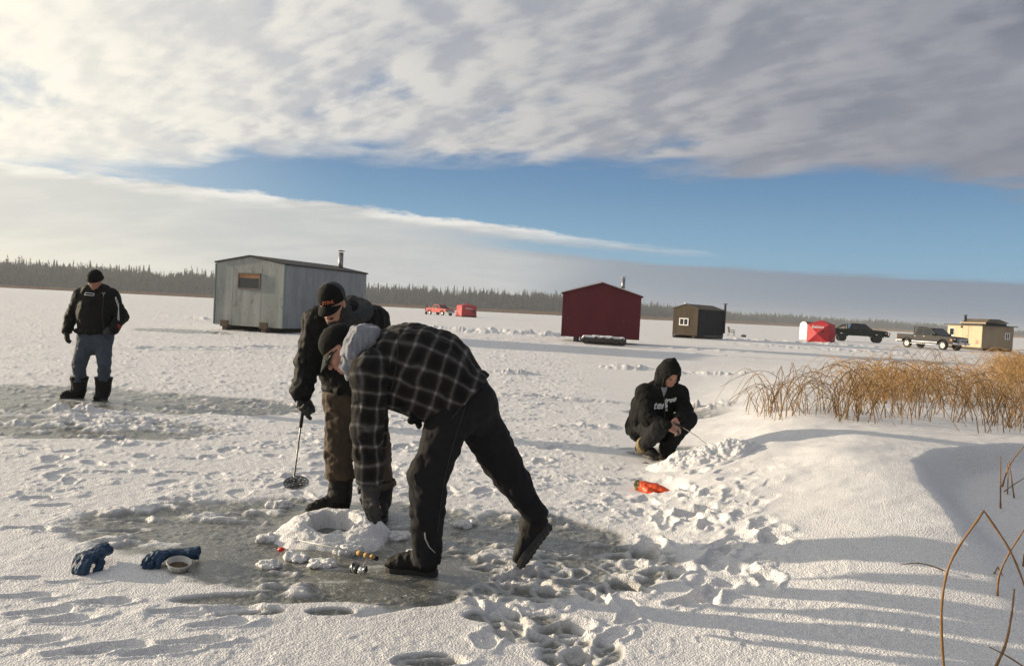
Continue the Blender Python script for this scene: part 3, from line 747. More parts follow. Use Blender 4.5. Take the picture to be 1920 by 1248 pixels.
# ------------------------------------------------------------------ man on the left: beanie, black jacket, jeans
def left_man():
    Y0 = P_LEFT[1]; J = lambda px, py, dy=0.0: at(px, py, Y0+dy)
    r = empty('person', G(176, 748), label='man in black beanie, black jacket and blue jeans standing with head bowed', cat='person')
    pel, chest, nb = J(178, 630), J(180, 578), J(181, 547, -.02)
    C = J(178.5, 525, -.10); F = np.array([-.10, -.78, -.62]); U = np.array([.02, -.62, .78])
    hp, w, M = head_prims(C, F, U)
    rs, re, rw = J(152, 556.5), J(133, 596, .02), J(125.5, 621, -.12)
    ls, le, lw = J(209.5, 556.5), J(227.5, 594, .06), J(214.5, 616, -.15)
    rh, rk, ra = J(163, 640), J(149, 681, -.06), J(147.5, 733)
    lh, lk, la = J(193, 640), J(196, 681, -.08), J(193.5, 734)
    body = hp + [Cap(w(0, -.02, -.06), nb, .056, .065), Cap(pel, chest, .14, .17, .05, ((0, 1, 0), .7)), Cap(chest, nb, .16, .08, .05), Cap(rs, ls, .06, .06, .05)]
    for a, b, c in ((rs, re, rw), (ls, le, lw)): body += [Cap(a, b, .05, .042), Cap(b, c, .042, .032)]
    for a, b, c in ((rh, rk, ra), (lh, lk, la)): body += [Cap(a, b, .075, .055), Cap(b, c, .055, .042)]
    rhd = dict(d=(.18, -.25, -.95), n=(.95, -.1, .2), s=(.2, -.9, -.2)); lhd = dict(d=(-.75, -.45, -.5), n=(-.2, .8, -.4), s=(-.3, -.3, .9))
    body += hand_prims(rw, curl=.35, **rhd) + hand_prims(lw, curl=.7, **lhd)
    bo = part('body', body, .009, M_SKIN2, r); eyes(w, 1, bo, M_EYE)
    # jacket
    sq = ((0, 1, 0), .74)
    jk = [Cap(J(178, 621), J(179, 580), .225, .238, .05, sq), Cap(J(179, 585), J(180, 560), .238, .20, .06, sq), Cap(rs, ls, .098, .098, .07), Cap(J(168, 548), J(193, 548), .085, .085, .06), Cap(J(172, 541), rs, .05, .06, .07), Cap(J(188, 541), ls, .05, .06, .07),
          Cap(rs, re, .092, .080, .05), Cap(re, rw, .080, .062, .04), Cap(ls, le, .092, .083, .05), Cap(le, lw, .083, .064, .04),
          Cut(J(178, 626.5), (0, 0, -1), lim=.35)]
    for a in np.linspace(0, 6.28, 13)[:-1]:      # stand-up collar
        pass
    cring = [nb + np.array([.085*math.cos(a), .080*math.sin(a)-.015, .015+.035*math.sin(a)]) for a in np.linspace(0, 2*math.pi, 13)]
    jk += chain(cring, [.026]*13, .02)
    jk += chain([J(178, 626) + np.array([.235*math.cos(a), .172*math.sin(a), .03]) for a in np.linspace(0, 2*math.pi, 17)], [.024]*17, .03)
    jo = part('jacket', jk, .010, M_BLKSHELL, r, cloth(.010, 7, 5, folds=((rs, re, .3, 1.0, 4, .006, .13), (re, rw, 0, .9, 4, .006, .11), (ls, le, .4, 1.0, 4, .006, .13), (le, lw, 0, .9, 4, .006, .11))))
    bv = bvh_of(jo)
    mb = MB(); rect_outline(mb, J(159.5, 551, -.25), (1, 0, -.05), (.05, 0, 1), .125, .030, .0045, bv); mb.build('name_tag', M_WHITE, jo)
    mb = MB(); rect_outline(mb, J(230, 566, -.25), (1, 0, .15), (-.42, 0, .9), .05, .16, .0045, bv, dr=(0, 1, 0))
    mb.build('sleeve_badge', M_WHITE, jo)
    mb = MB(); mb.tube(drape([J(180.5+.3*math.sin(q*9), 548+q*76, -.3) for q in np.linspace(0.05, 1, 14)], bv, .003, (0, 1, 0)), .006, 6); mb.build('zip', M_SOLE, jo)
    for cx, cy in ((165, 566), (196, 566)):      # chest pocket flaps
        mb = MB(); mb.tube(drape([J(cx-8+16*q, cy, -.3) for q in np.linspace(0, 1, 6)] + [J(cx+8-16*q, cy+4, -.3) for q in np.linspace(0, 1, 6)], bv, .003, (0, 1, 0)), .005, 5); mb.build('pocket_flap', M_BLKSHELL, jo)
    mb = MB()
    mb.tube(drape([J(178.5, 547.5, -.3), J(180.5, 551, -.3), J(183.5, 547.5, -.3)], bv, .003, (0, 1, 0)), .009, 5); mb.tube(drape([J(181, 551, -.3), J(181, 555, -.3)], bv, .003, (0, 1, 0)), .006, 5)
    mb.build('emblem', M_GREYPRINT, jo)
    # jeans
    tr = [Cap(J(167, 632), J(190, 632), .155, .155, .06, ((0, 1, 0), .85)), Cap(J(178, 622), J(178, 640), .2, .18, .05, sq)]
    for a, b, c, e in ((rh, rk, ra, 1), (lh, lk, la, -1)): tr += [Cap(a, b, .112, .084, .035), Cap(b, c, .084, .076, .03)]
    tr += [Cut(ra+np.array([0, 0, .14]), (0, 0, -1), lim=.26), Cut(la+np.array([0, 0, .14]), (0, 0, -1), lim=.26)]
    part('jeans', tr, .010, M_JEANS, r, cloth(.009, 9, 15, folds=((rk, ra, -.15, .75, 4, .008, .14), (lk, la, -.15, .75, 4, .008, .14), (rh, rk, 0, .35, 2, .006, .15), (lh, lk, 0, .35, 2, .006, .15))))
    # beanie
    be = [Ell(w(0, -.014, .040), (.091, .111, .098), M, .01), Cut(w(0, 0, .000), M@np.array([0, .25, -1.0]), .01)]
    ring = [w(.083*math.cos(a), -.012+.103*math.sin(a), .016+.022*math.sin(a)) for a in np.linspace(0, 2*math.pi, 19)]
    be += chain(ring, [.014]*19, .012)
    part('beanie', be, .006, M_BLACK, r, cloth(.003, 30, 8, (1, 1, .4)))
    # gloves
    g1 = part('glove', hand_prims(rw, curl=.35, fat=.0035, **rhd), .005, M_GLOVE, r, cloth(.0015, 60, 4)); g1['label'] = 'black glove with a red cuff hanging at the side'
    part('cuff', [Cap(rw+np.array([0, 0, .025]), rw-np.array([0, 0, .018]), .043, .040)], .006, M_REDCUFF, g1)
    g2 = part('glove', hand_prims(lw, curl=.8, fat=.0035, **lhd), .005, M_GLOVE, r, cloth(.0015, 60, 4)); g2['label'] = 'black glove held at the waist'
    part('cuff', [Cap(lw+np.array([.03, .02, .02]), lw+np.array([-.012, -.01, -.008]), .045, .042)], .006, M_REDCUFF, g2)
    dn = cloth(.006, 16, 44, folds=())
    boot(r, [ra], (-.93, -.36, 0), (0, 0, 1), ra+np.array([.0, 0, .20]), .106, .31, M_RUBBER, M_SOLE, laces=M_LACE, wide=1.15, shaft_disp=dn, vox=.008)
    boot(r, [la], (.03, -1, 0), (0, 0, 1), la+np.array([0, 0, .20]), .106, .31, M_RUBBER, M_SOLE, laces=M_LACE, wide=1.15, shaft_disp=dn, vox=.008)
# ------------------------------------------------------------------ standing man with the scoop
def scoop_man():
    Y0 = P_STAND[1]; J = lambda px, py, dy=0.0: at(px, py, Y0+dy)
    r = empty('person', P_STAND, label='bearded man in black cap and brown insulated trousers stooping over the ice hole', cat='person')
    pel, chest, nb = J(668, 738, .05), J(656, 650, -.10), J(650, 600, -.22)
    C = J(622.5, 569, -.40); F = np.array([-.10, -.82, -.56]); U = np.array([-.16, -.55, .82])
    hp, w, M = head_prims(C, F, U, 1.0)
    rs, re, rw = J(597, 603, -.20), J(576, 678, -.22), J(566, 737, -.30)
    ls, le, lw = J(703, 602, -.02), J(724, 680, .02), J(706, 735, -.15)
    rh, rk, ra = J(642, 750), J(636, 842, -.06), J(637, 925, -.02)
    lh, lk, la = J(694, 750, .05), J(703, 845, 0), J(713, 935, 0)
    rhd = dict(d=(.12, -.30, -.95), n=(.88, -.45, .1), s=(.5, .8, 0)); lhd = dict(d=(0, -.2, -1), n=(-1, 0, 0), s=(0, -1, 0))
    body = hp + [Cap(w(0, -.02, -.06), nb, .058, .068), Cap(pel, chest, .15, .17, .05, ((0, 1, 0), .7)), Cap(chest, nb, .16, .08, .05), Cap(rs, ls, .06, .06, .05)]
    for a, b, c in ((rs, re, rw), (ls, le, lw)): body += [Cap(a, b, .05, .042), Cap(b, c, .042, .032)]
    for a, b, c in ((rh, rk, ra), (lh, lk, la)): body += [Cap(a, b, .075, .055), Cap(b, c, .055, .042)]
    body += hand_prims(rw, curl=.8, **rhd) + hand_prims(lw, curl=.4, **lhd)
    bo = part('body', body, .0075, M_SKIN, r); eyes(w, 1, bo, M_EYE)
    bd = [Ell(w(0, .052, -.092), (.046, .044, .033), M, .02), Ell(w(.050, .020, -.062), (.014, .030, .045), M, .02), Ell(w(-.050, .020, -.062), (.014, .030, .045), M, .02), Ell(w(0, .086, -.104), (.024, .014, .016), M, .015),
          Ell(w(0, .099, -.053), (.026, .008, .0055), M, .006)]
    part('beard', bd, .004, M_HAIR, r, cloth(.003, 70, 6))
    hr = [Ell(w(0, -.030, .010), (.080, .088, .070), M, .01), Cut(w(0, .015, 0), M@np.array([0, 1, -.15]), .01)]
    part('hair', hr, .006, M_HAIR, r, cloth(.003, 70, 7))
    sq = ((.1, 1, 0), .78)
    jk = [Cap(J(667, 727, .03), J(660, 665, -.05), .232, .262, .05, sq), Cap(J(660, 665, -.05), J(654, 622, -.14), .262, .215, .06, sq), Cap(rs, ls, .098, .10, .08), Cap(J(640, 597, -.22), J(675, 597, -.15), .09, .09, .06),
          Cap(rs, re, .098, .084, .05), Cap(re, rw, .084, .066, .04), Cap(ls, le, .10, .088, .05), Cap(le, lw, .088, .066, .04), Cut(J(668, 738, .03), (0, -.1, -1), lim=.36)]
    jk += chain([J(668, 736, .03) + np.array([.232*math.cos(a), .185*math.sin(a), .03]) for a in np.linspace(0, 2*math.pi, 17)], [.02]*17, .03)
    jk += chain([rw+np.array([.058*math.cos(a), .055*math.sin(a), .02+.008*math.cos(a)]) for a in np.linspace(0, 2*math.pi, 11)], [.018]*11, .02)
    jo = part('jacket', jk, .0085, M_BLKSHELL, r, cloth(.010, 8, 25, folds=((rs, re, .25, 1.0, 5, .008, .13), (re, rw, 0, .95, 5, .007, .11))))
    bv = bvh_of(jo)
    mb = MB(); mb.tube(drape([J(638+q*12, 612+q*122, -.6) for q in np.linspace(0, 1, 16)], bv, .003, (0, 1, 0)), .006, 6); mb.build('zip', M_SOLE, jo)
    for pts in (((603, 628), (626, 634)), ((612, 700), (640, 706))):
        mb = MB(); mb.tube(drape([J(pts[0][0]+(pts[1][0]-pts[0][0])*q, pts[0][1]+(pts[1][1]-pts[0][1])*q, -.6) for q in np.linspace(0, 1, 6)], bv, .003, (0, 1, 0)), .005, 5); mb.build('pocket_flap', M_BLKSHELL, jo)
    # hood of the hoodie lying round the neck
    hd = [Cap(nb-np.array([0, 0, .03]), w(0, -.045, -.060), .090, .078, .04)] + chain([nb + np.array([.108*math.cos(a), .100*math.sin(a)+.0, .055+.050*math.sin(a)]) + np.array([.01, 0, 0]) for a in np.linspace(-.4*math.pi, 1.4*math.pi, 13)], [.030, .036, .042, .046, .05, .052, .054, .052, .05, .046, .042, .036, .030], .03)
    hd += [Ell(nb+np.array([.05, .13, .03]), (.12, .07, .08), None, .05)]
    part('hood', hd, .007, M_DGREY, r, cloth(.007, 12, 35))
    # trousers
    tr = [Cap(J(650, 742), J(688, 742, .03), .165, .165, .06, ((0, 1, 0), .85)), Cap(J(668, 722), J(668, 750), .19, .19, .05, sq)]
    for a, b, c in ((rh, rk, ra), (lh, lk, la)): tr += [Cap(a, b, .118, .102, .035), Cap(b, c, .102, .092, .03)]
    tr += [Cut(ra+np.array([0, 0, .125]), (0, 0, -1), lim=.26), Cut(la+np.array([0, 0, .09]), (.1, 0, -1), lim=.26)]
    for c_, a in ((ra, .135), (la, .10)):
        tr += chain([c_+np.array([.086*math.cos(q), .080*math.sin(q), a+.012*math.cos(q)]) for q in np.linspace(0, 2*math.pi, 13)], [.018]*13, .02)
    part('trousers', tr, .0085, M_BROWN, r, cloth(.009, 9, 45, folds=((rk, ra, -.2, .75, 4, .009, .15), (lk, la, -.2, .75, 4, .009, .15), (rh, rk, .1, .6, 3, .006, .15))))
    # cap
    cp = [Ell(w(0, -.016, .045), (.089, .107, .092), M, .01), Cut(w(0, 0, .022), M@np.array([0, .12, -1.0]), .006), Ell(w(0, -.016, .139), (.008, .008, .005), M, .004)]
    co = part('cap', cp, .0055, M_BLACK, r, cloth(.0015, 25, 3))
    brim_mesh(w, .078, 64, .024, .005, .22, zz=.036).build('brim', M_BLACK, co)
    # lighter mesh panels at the back of the cap
    pn = [Ell(w(0, -.020, .045), (.0915, .106, .0945), M, .004), Cut(w(0, 0, .028), M@np.array([0, .12, -1.0]), .004), Cut(w(0, .012, 0), M@np.array([0, 1, .25]), .004)]
    part('mesh_panel', pn, .006, M_DGREY, co)
    bv = bvh_of(co)
    lettering('STIHL', .031, w(-.034, .14, .080), M@np.array([-1, -.35, 0]), M@np.array([0, -.35, 1]), M_ORANGE, co, bv, .0025, .25, .001)
    g = part('glove', hand_prims(rw, curl=[.35, .85, .95, 1.0], fat=.0045, scale=1.08, **rhd) + [Cap(rw+np.array([0, .01, .04]), rw, .05, .046)], .005, M_GLOVE, r, cloth(.002, 50, 4)); g['label'] = 'black glove holding the scoop handle'
    mb = MB(); mb.tube([rw+np.array([-.047+.02*q, -.05, -.012-.002*q]) for q in range(3)], .006, 6); mb.build('buckle', M_GREYPRINT, g)
    part('glove', hand_prims(lw, curl=.4, fat=.004, **lhd), .006, M_GLOVE, r)
    dn = cloth(.006, 14, 48)
    boot(r, [ra], (-.82, -.57, 0), (0, 0, 1), ra+np.array([0, 0, .15]), .088, .33, M_RUBBER, M_SOLE, laces=M_LACE, wide=1.15, shaft_disp=dn)
    b2 = boot(r, [la], (.16, -.98, 0), (0, 0, 1), la+np.array([0, 0, .15]), .088, .33, M_RUBBER, M_SOLE, laces=M_LACE, wide=1.15, shaft_disp=dn)
    mb = MB()
    for q in range(4): mb.box(J(707-q*.3, 943+q*6, -.16-.02*q), (.030, .006, .008), None, .002)
    mb.build('eyelet', M_BRASS, b2)
    return rw
# ------------------------------------------------------------------ plaid
def plaid_mat():
    m = bpy.data.materials.new('plaid_flannel'); m.use_nodes = True; nt = m.node_tree; b = nt.nodes['Principled BSDF']; L = nt.links.new
    uv = nt.nodes.new('ShaderNodeUVMap'); uv.uv_map = 'plaid'; sp = nt.nodes.new('ShaderNodeSeparateXYZ')
    tc = nt.nodes.new('ShaderNodeTexCoord')
    wn = nt.nodes.new('ShaderNodeTexNoise'); wn.inputs['Scale'].default_value = 5.5; wn.inputs['Detail'].default_value = 2; L(tc.outputs['Object'], wn.inputs['Vector'])
    wv = nt.nodes.new('ShaderNodeVectorMath'); wv.operation = 'MULTIPLY_ADD'; L(wn.outputs['Color'], wv.inputs[0]); wv.inputs[1].default_value = (.075, .075, 0); L(uv.outputs[0], wv.inputs[2]); L(wv.outputs[0], sp.inputs[0])
    nz = nt.nodes.new('ShaderNodeTexNoise'); nz.inputs['Scale'].default_value = 60; L(tc.outputs['Object'], nz.inputs['Vector'])
    def mth(op, a, b_=0.0):
        n = nt.nodes.new('ShaderNodeMath'); n.operation = op
        for x, s in ((a, n.inputs[0]), (b_, n.inputs[1])):
            if isinstance(x, (int, float)): s.default_value = x
            else: L(x, s)
        return n.outputs[0]
    def line(x, wd):
        fr = mth('FRACT', mth('MULTIPLY', x, 1/.092)); a = mth('ABSOLUTE', mth('SUBTRACT', fr, .5))
        q = mth('DIVIDE', a, wd); return mth('POWER', 2.718, mth('MULTIPLY', mth('MULTIPLY', q, q), -1.0))
    lu, lv = line(sp.outputs[0], .095), line(sp.outputs[1], .095); wu, wv = line(sp.outputs[0], .24), line(sp.outputs[1], .24)
    white = mth('MULTIPLY', mth('ADD', mth('ADD', lu, lv), mth('MULTIPLY', mth('MULTIPLY', lu, lv), 1.6)), mth('ADD', .4, mth('MULTIPLY', nz.outputs['Fac'], 1.2)))
    brown = mth('ADD', wu, wv)
    def col(f, c1, c2):
        n = nt.nodes.new('ShaderNodeVectorMath'); n.operation = 'MULTIPLY_ADD'
        n.inputs[1].default_value = c2; L(f, n.inputs[0])
        if isinstance(c1, tuple): n.inputs[2].default_value = c1
        else: L(c1, n.inputs[2])
        return n.outputs[0]
    c = col(brown, (.0055, .0055, .006), (.0075, .0055, .004)); c = col(white, c, (.052, .052, .052))
    L(c, b.inputs['Base Color']); b.inputs['Roughness'].default_value = .92; b.inputs['Specular IOR Level'].default_value = .15; b.inputs['Sheen Weight'].default_value = .04; b.inputs['Sheen Roughness'].default_value = .6
    bp = nt.nodes.new('ShaderNodeBump'); n2 = nt.nodes.new('ShaderNodeTexNoise'); n2.inputs['Scale'].default_value = 240; L(tc.outputs['Object'], n2.inputs['Vector'])
    bp.inputs['Strength'].default_value = .35; bp.inputs['Distance'].default_value = .003; L(n2.outputs['Fac'], bp.inputs['Height']); L(bp.outputs['Normal'], b.inputs['Normal'])
    return m
def plaid_uv(o, path, rad, ref, off=(0, 0)):
    """uv in metres: u round the limb, v along the poly-line path"""
    me = o.data; v = mesh_np(me); 
    p = o.parent; mw = Matrix.Identity(4)
    while p is not None: mw = p.matrix_basis @ mw; p = p.parent
    v = v + np.array(mw.translation); path = [V3(q) for q in path]
    a, b = path[0], path[-1]; ax = unit(b-a); rf = V3(ref); e1 = unit(rf-ax*np.dot(rf, ax)); e2 = np.cross(ax, e1)
    best = np.full(len(v), 1e9); along = np.zeros(len(v)); cen = np.zeros_like(v); acc = 0.0
    for i in range(len(path)-1):
        ab = path[i+1]-path[i]; ln = np.linalg.norm(ab); t = ((v-path[i])@ab)/(ln*ln)
        lo = -9 if i == 0 else 0; hi = 9 if i == len(path)-2 else 1
        t = np.clip(t, lo, hi); c = path[i]+t[:, None]*ab; d = np.linalg.norm(v-c, axis=1); m = d < best
        best[m] = d[m]; along[m] = acc+t[m]*ln; cen[m] = c[m]; acc += ln
    q = v-cen; ang = np.arctan2(q@e2, q@e1); u = ang*rad
    lv = np.empty(len(me.loops), np.int32); me.loops.foreach_get('vertex_index', lv)
    uu = u[lv].reshape(-1, 4); vv = along[lv].reshape(-1, 4)
    # unwrap quads that cross the seam at the far side
    per = 2*math.pi*rad; uu = np.where(uu-uu[:, :1] > per/2, uu-per, np.where(uu-uu[:, :1] < -per/2, uu+per, uu))
    layer = me.uv_layers.new(name='plaid'); layer.data.foreach_set('uv', np.stack([uu.ravel()+off[0], vv.ravel()+off[1]], 1).ravel().astype(np.float32))
# ------------------------------------------------------------------ man bending down to the hole
def bender():
    Y0 = P_BEND[1]; J = lambda px, py, dy=0.0: at(px, py, Y0+dy)
    r = empty('person', P_BEND, label='man in plaid shirt bending down to the ice hole with one foot off the ground', cat='person')
    M_PLAID = plaid_mat()
    pel, mid, chest, up = J(868, 742), J(815, 695), J(752, 678), J(703, 672)
    nk = J(672, 655, 0); C = J(638, 654, -.02); F = np.array([-.66, -.12, -.74]); U = np.array([-.74, -.05, .66])
    hp, w, M = head_prims(C, F, U)
    ns, ne, nw = J(694, 700, -.19), J(688, 802, -.23), J(692, 905, -.22)
    fs, fe, fw = J(698, 690, .19), J(700, 790, .24), J(697, 880, .24)
    nh, nkn, na = J(850, 772, -.06), J(804, 888, -.12), J(801, 1022, -.05)
    fh, fk, fa = J(888, 772, .10), J(943, 868, .18), J(1003, 962, .20)
    nhd = dict(d=(.16, -.02, -1), n=(.45, .85, 0), s=(-.9, .45, 0)); fhd = dict(d=(.1, 0, -1), n=(-.2, -1, 0), s=(-1, 0, 0))
    body = hp + [Cap(w(0, -.03, -.05), nk, .056, .068), Cap(pel, mid, .15, .15, .05), Cap(mid, up, .16, .12, .05), Cap(up, nk, .10, .07, .05), Cap(ns, fs, .06, .06, .05)]
    for a, b, c in ((ns, ne, nw), (fs, fe, fw)): body += [Cap(a, b, .052, .042), Cap(b, c, .042, .032)]
    for a, b, c in ((nh, nkn, na), (fh, fk, fa)): body += [Cap(a, b, .08, .058), Cap(b, c, .058, .044)]
    body += hand_prims(nw, curl=.28, **nhd) + hand_prims(fw, curl=.3, **fhd)
    bo = part('body', body, .007, M_SKIN, r); eyes(w, 1, bo, M_EYE)
    hr = [Ell(w(0, -.028, .012), (.080, .088, .072), M, .01), Cut(w(0, .012, 0), M@np.array([0, 1, -.1]), .01)]
    part('hair', hr, .006, M_HAIR, r, cloth(.002, 80, 7))
    # glasses
    mb = MB()
    for sg in (1, -1):
        mb.tube([w(sg*.080, -.005, .006), w(sg*.078, .05, .004), w(sg*.066, .095, .002)], .0032, 6)
        mb.tube([w(sg*.036+.026*math.cos(a), .101, -.006+.019*math.sin(a)) for a in np.linspace(0, 2*math.pi, 15)], .003, 6)
    mb.tube([w(-.012, .104, .002), w(.012, .104, .002)], .003, 6); go = mb.build('glasses', M_GLASSES, r)
    # shirt body
    trunk = [Cap(J(868, 735), J(815, 693), .165, .205, .05, ((0, 1, 0), 1.22)), Cap(J(815, 693), J(765, 680), .205, .205, .06), Cap(J(765, 677), J(707, 672), .205, .150, .06), Cap(J(707, 672), J(690, 664), .14, .115, .06),
             Cap(ns+np.array([.02, .05, .0]), fs, .090, .095, .06), Cap(J(735, 722), J(788, 748), .125, .105, .08, ((0, 1, 0), 1.3)), Cap(J(855, 745), J(812, 752), .125, .10, .07, ((0, 1, 0), 1.5)),
             Cut(J(897, 722), np.array([.80, 0, -.60]), lim=.30), Cut(J(868, 756), np.array([.58, 0, -.80]), lim=.24), Cut(J(815, 786), np.array([.30, 0, -.95]), lim=.20)]
    so = part('shirt', trunk, .008, M_PLAID, r, cloth(.011, 6, 55, folds=((J(700, 760), J(800, 790), 0, 1, 3, .007, .2),)))
    plaid_uv(so, [J(905, 748), J(690, 668)], .215, (0, -1, .35), (.02, .03))
    for a, b, c, sd in ((ns, ne, nw, 1), (fs, fe, fw, 2)):
        cf = c+unit(c-b)*.005
        sl = [Cap(a+np.array([.01, .03 if sd == 1 else -.03, .03]), a, .105, .096, .05), Cap(a, b, .094, .078, .05), Cap(b, c, .078, .074, .03), Cut(c, unit(c-b), lim=.16)]
        s_ = part('sleeve', sl, .007, M_PLAID, r, cloth(.008, 8, 60+sd, folds=((a, b, .45, 1.1, 3, .005, .13), (b, c, .0, 1.0, 4, .006, .13))))
        plaid_uv(s_, [a, b, c], .082, (.35, -1, 0), (.045, .0))
        cu = part('cuff', [Cap(c-unit(c-b)*.05, c+unit(c-b)*.035, .057, .054), Cut(c+unit(c-b)*.03, unit(c-b), lim=.12)], .006, M_DGREY, s_, cloth(.004, 18, 3))
    # grey hood lying behind the neck
    hd = [Cap(J(682, 638, -.10), J(668, 660, -.135), .066, .052, .04), Cap(J(668, 660, -.135), J(655, 690, -.10), .052, .026, .03), Cap(J(655, 690, -.10), J(657, 700, 0), .026, .024, .03), Cap(J(657, 700, 0), J(660, 690, .12), .024, .03, .03),
          Cap(J(682, 638, -.10), J(684, 632, .10), .066, .066, .05), Cap(J(684, 632, .10), J(662, 668, .13), .06, .04, .04), Cap(J(694, 634, -.05), J(697, 634, .05), .055, .055, .05),
          Ell(w(0, -.01, -.01), (.088, .112, .125), M, .03, True)]
    hd += chain([J(664, 622, -.09), J(655, 641, -.135), J(650, 668, -.135), J(648, 688, -.115), J(653, 698, -.07)], [.022, .022, .020, .018, .016], .02)
    part('hood', hd, .006, M_GREYCOT, r, cloth(.013, 9, 66, (1, 1, .5), folds=((J(690, 625, -.1), J(655, 690, -.12), .1, .9, 2, .005, .1),)))
    # trousers
    tr = [Cap(J(872, 738, -.03), J(872, 738, .03), .13, .13, .06), Cap(J(885, 760, .02), J(870, 762, 0), .14, .14, .06)]
    for a, b, c, r3 in ((nh, nkn, na, .080), (fh, fk, fa, .068)): tr += [Cap(a, b, .128, .106, .05), Cap(b, c, .106, r3, .03)]
    tr += [Cap(na, J(800, 1058, -.04), .080, .083, .03), Cap(fa, J(1012, 972, .21), .068, .065, .02), Cut(J(800, 1056, -.04), (0, 0, -1), lim=.14), Cut(J(1012, 972, .21), J(1012, 972, .21)-fa, lim=.12)]
    to = part('trousers', tr, .0085, M_CHAR, r, cloth(.008, 8, 75, folds=((nkn, na, -.1, .95, 5, .008, .15), (nh, nkn, .5, 1.1, 3, .006, .16), (fk, fa, -.1, .9, 4, .006, .15), (fh, fk, .5, 1.1, 3, .006, .16))))
    mb = MB(); bv = bvh_of(to)
    mb.tube(drape([J(787, 1022, -.4), J(788, 1036, -.4), J(795, 1052, -.4), J(806, 1066, -.4)], bv, .006, (0, 1, 0)), .0035, 6); mb.build('drawcord', M_GREYPRINT, to)
    mb = MB(); mb.tube(drape([J(868+q*(808-868)-10*math.sin(q*3.1), 768+q*270, -.5) for q in np.linspace(0, 1, 26)], bv, .002, (0, 1, 0)), .0028, 5); mb.build('side_seam', M_SEAM, to)
    mb = MB(); mb.tube(drape([J(838+q*22, 800-q*26, -.5) for q in np.linspace(0, 1, 8)], bv, .003, (0, 1, 0)), .0035, 5); mb.build('pocket_edge', M_SEAM, to)
    bs = bvh_of(so)
    mb = MB(); mb.tube(drape([J(722+q*14-26*q*q, 628+q*118, -.6) for q in np.linspace(0, 1, 16)], bs, .002, (0, 1, 0)), .003, 5); mb.build('yoke_seam', M_SEAM, so)
    # belt end hanging at the waist
    part('drawstring', [Cap(J(776, 778, -.12), J(771, 788, -.12), .022, .02), Cap(J(782, 785, -.1), J(786, 798, -.1), .02, .016)], .005, M_BLACK, r, cloth(.004, 30, 2))
    # cap
    cp = [Ell(w(0, -.016, .045), (.088, .106, .090), M, .01), Cut(w(0, 0, .024), M@np.array([0, .12, -1.0]), .006), Ell(w(0, -.016, .137), (.008, .008, .005), M, .004)]
    co = part('cap', cp, .0055, M_BLACK, r, cloth(.0015, 25, 3))
    brim_mesh(w, .080, 64, .022, .005, .60, zz=.038).build('brim', [mat('green_visor', (.008, .014, .014), .8, spec=.2)], co)
    mb = MB(); mb.tube([w(.08*math.cos(a), -.016+.096*math.sin(a), .030) for a in np.linspace(math.pi, 2*math.pi, 12)], .006, 6); mb.build('strap', M_BLACK, co)
    g = part('glove', hand_prims(nw+np.array([0, 0, -.02]), curl=[.25, .25, .28, .32], fat=.0048, scale=1.12, spread=.0, **nhd) + [Cap(nw+np.array([0, 0, .03]), nw+np.array([0, 0, -.02]), .045, .04)], .005, M_GLOVE, r, cloth(.002, 45, 4)); g['label'] = 'black glove reaching down to the hole'
    part('glove', hand_prims(fw, curl=.3, fat=.004, scale=1.1, **fhd), .006, M_GLOVE, r)
    b = boot(r, G(822, 1081)+np.array([-.005, .02, 0]), (-.985, .17, 0), (0, 0, 1), na+np.array([0, 0, -.06]), .070, .315, M_RUBBER, M_SOLE, laces=M_LACE, wide=1.1, name='shoe')
    b['label'] = 'black lace-up shoe flat on the ice'
    hl, tl = J(1036, 985, .21), J(991, 1046, .14)
    t = unit(tl-hl); b = boot(r, hl, t, (-.80, .42, .42), J(1008, 966, .21), .068, .31, M_RUBBER, M_SOLE, laces=M_LACE, wide=1.1, name='shoe'); b['label'] = 'black shoe kicked up behind, toe down'
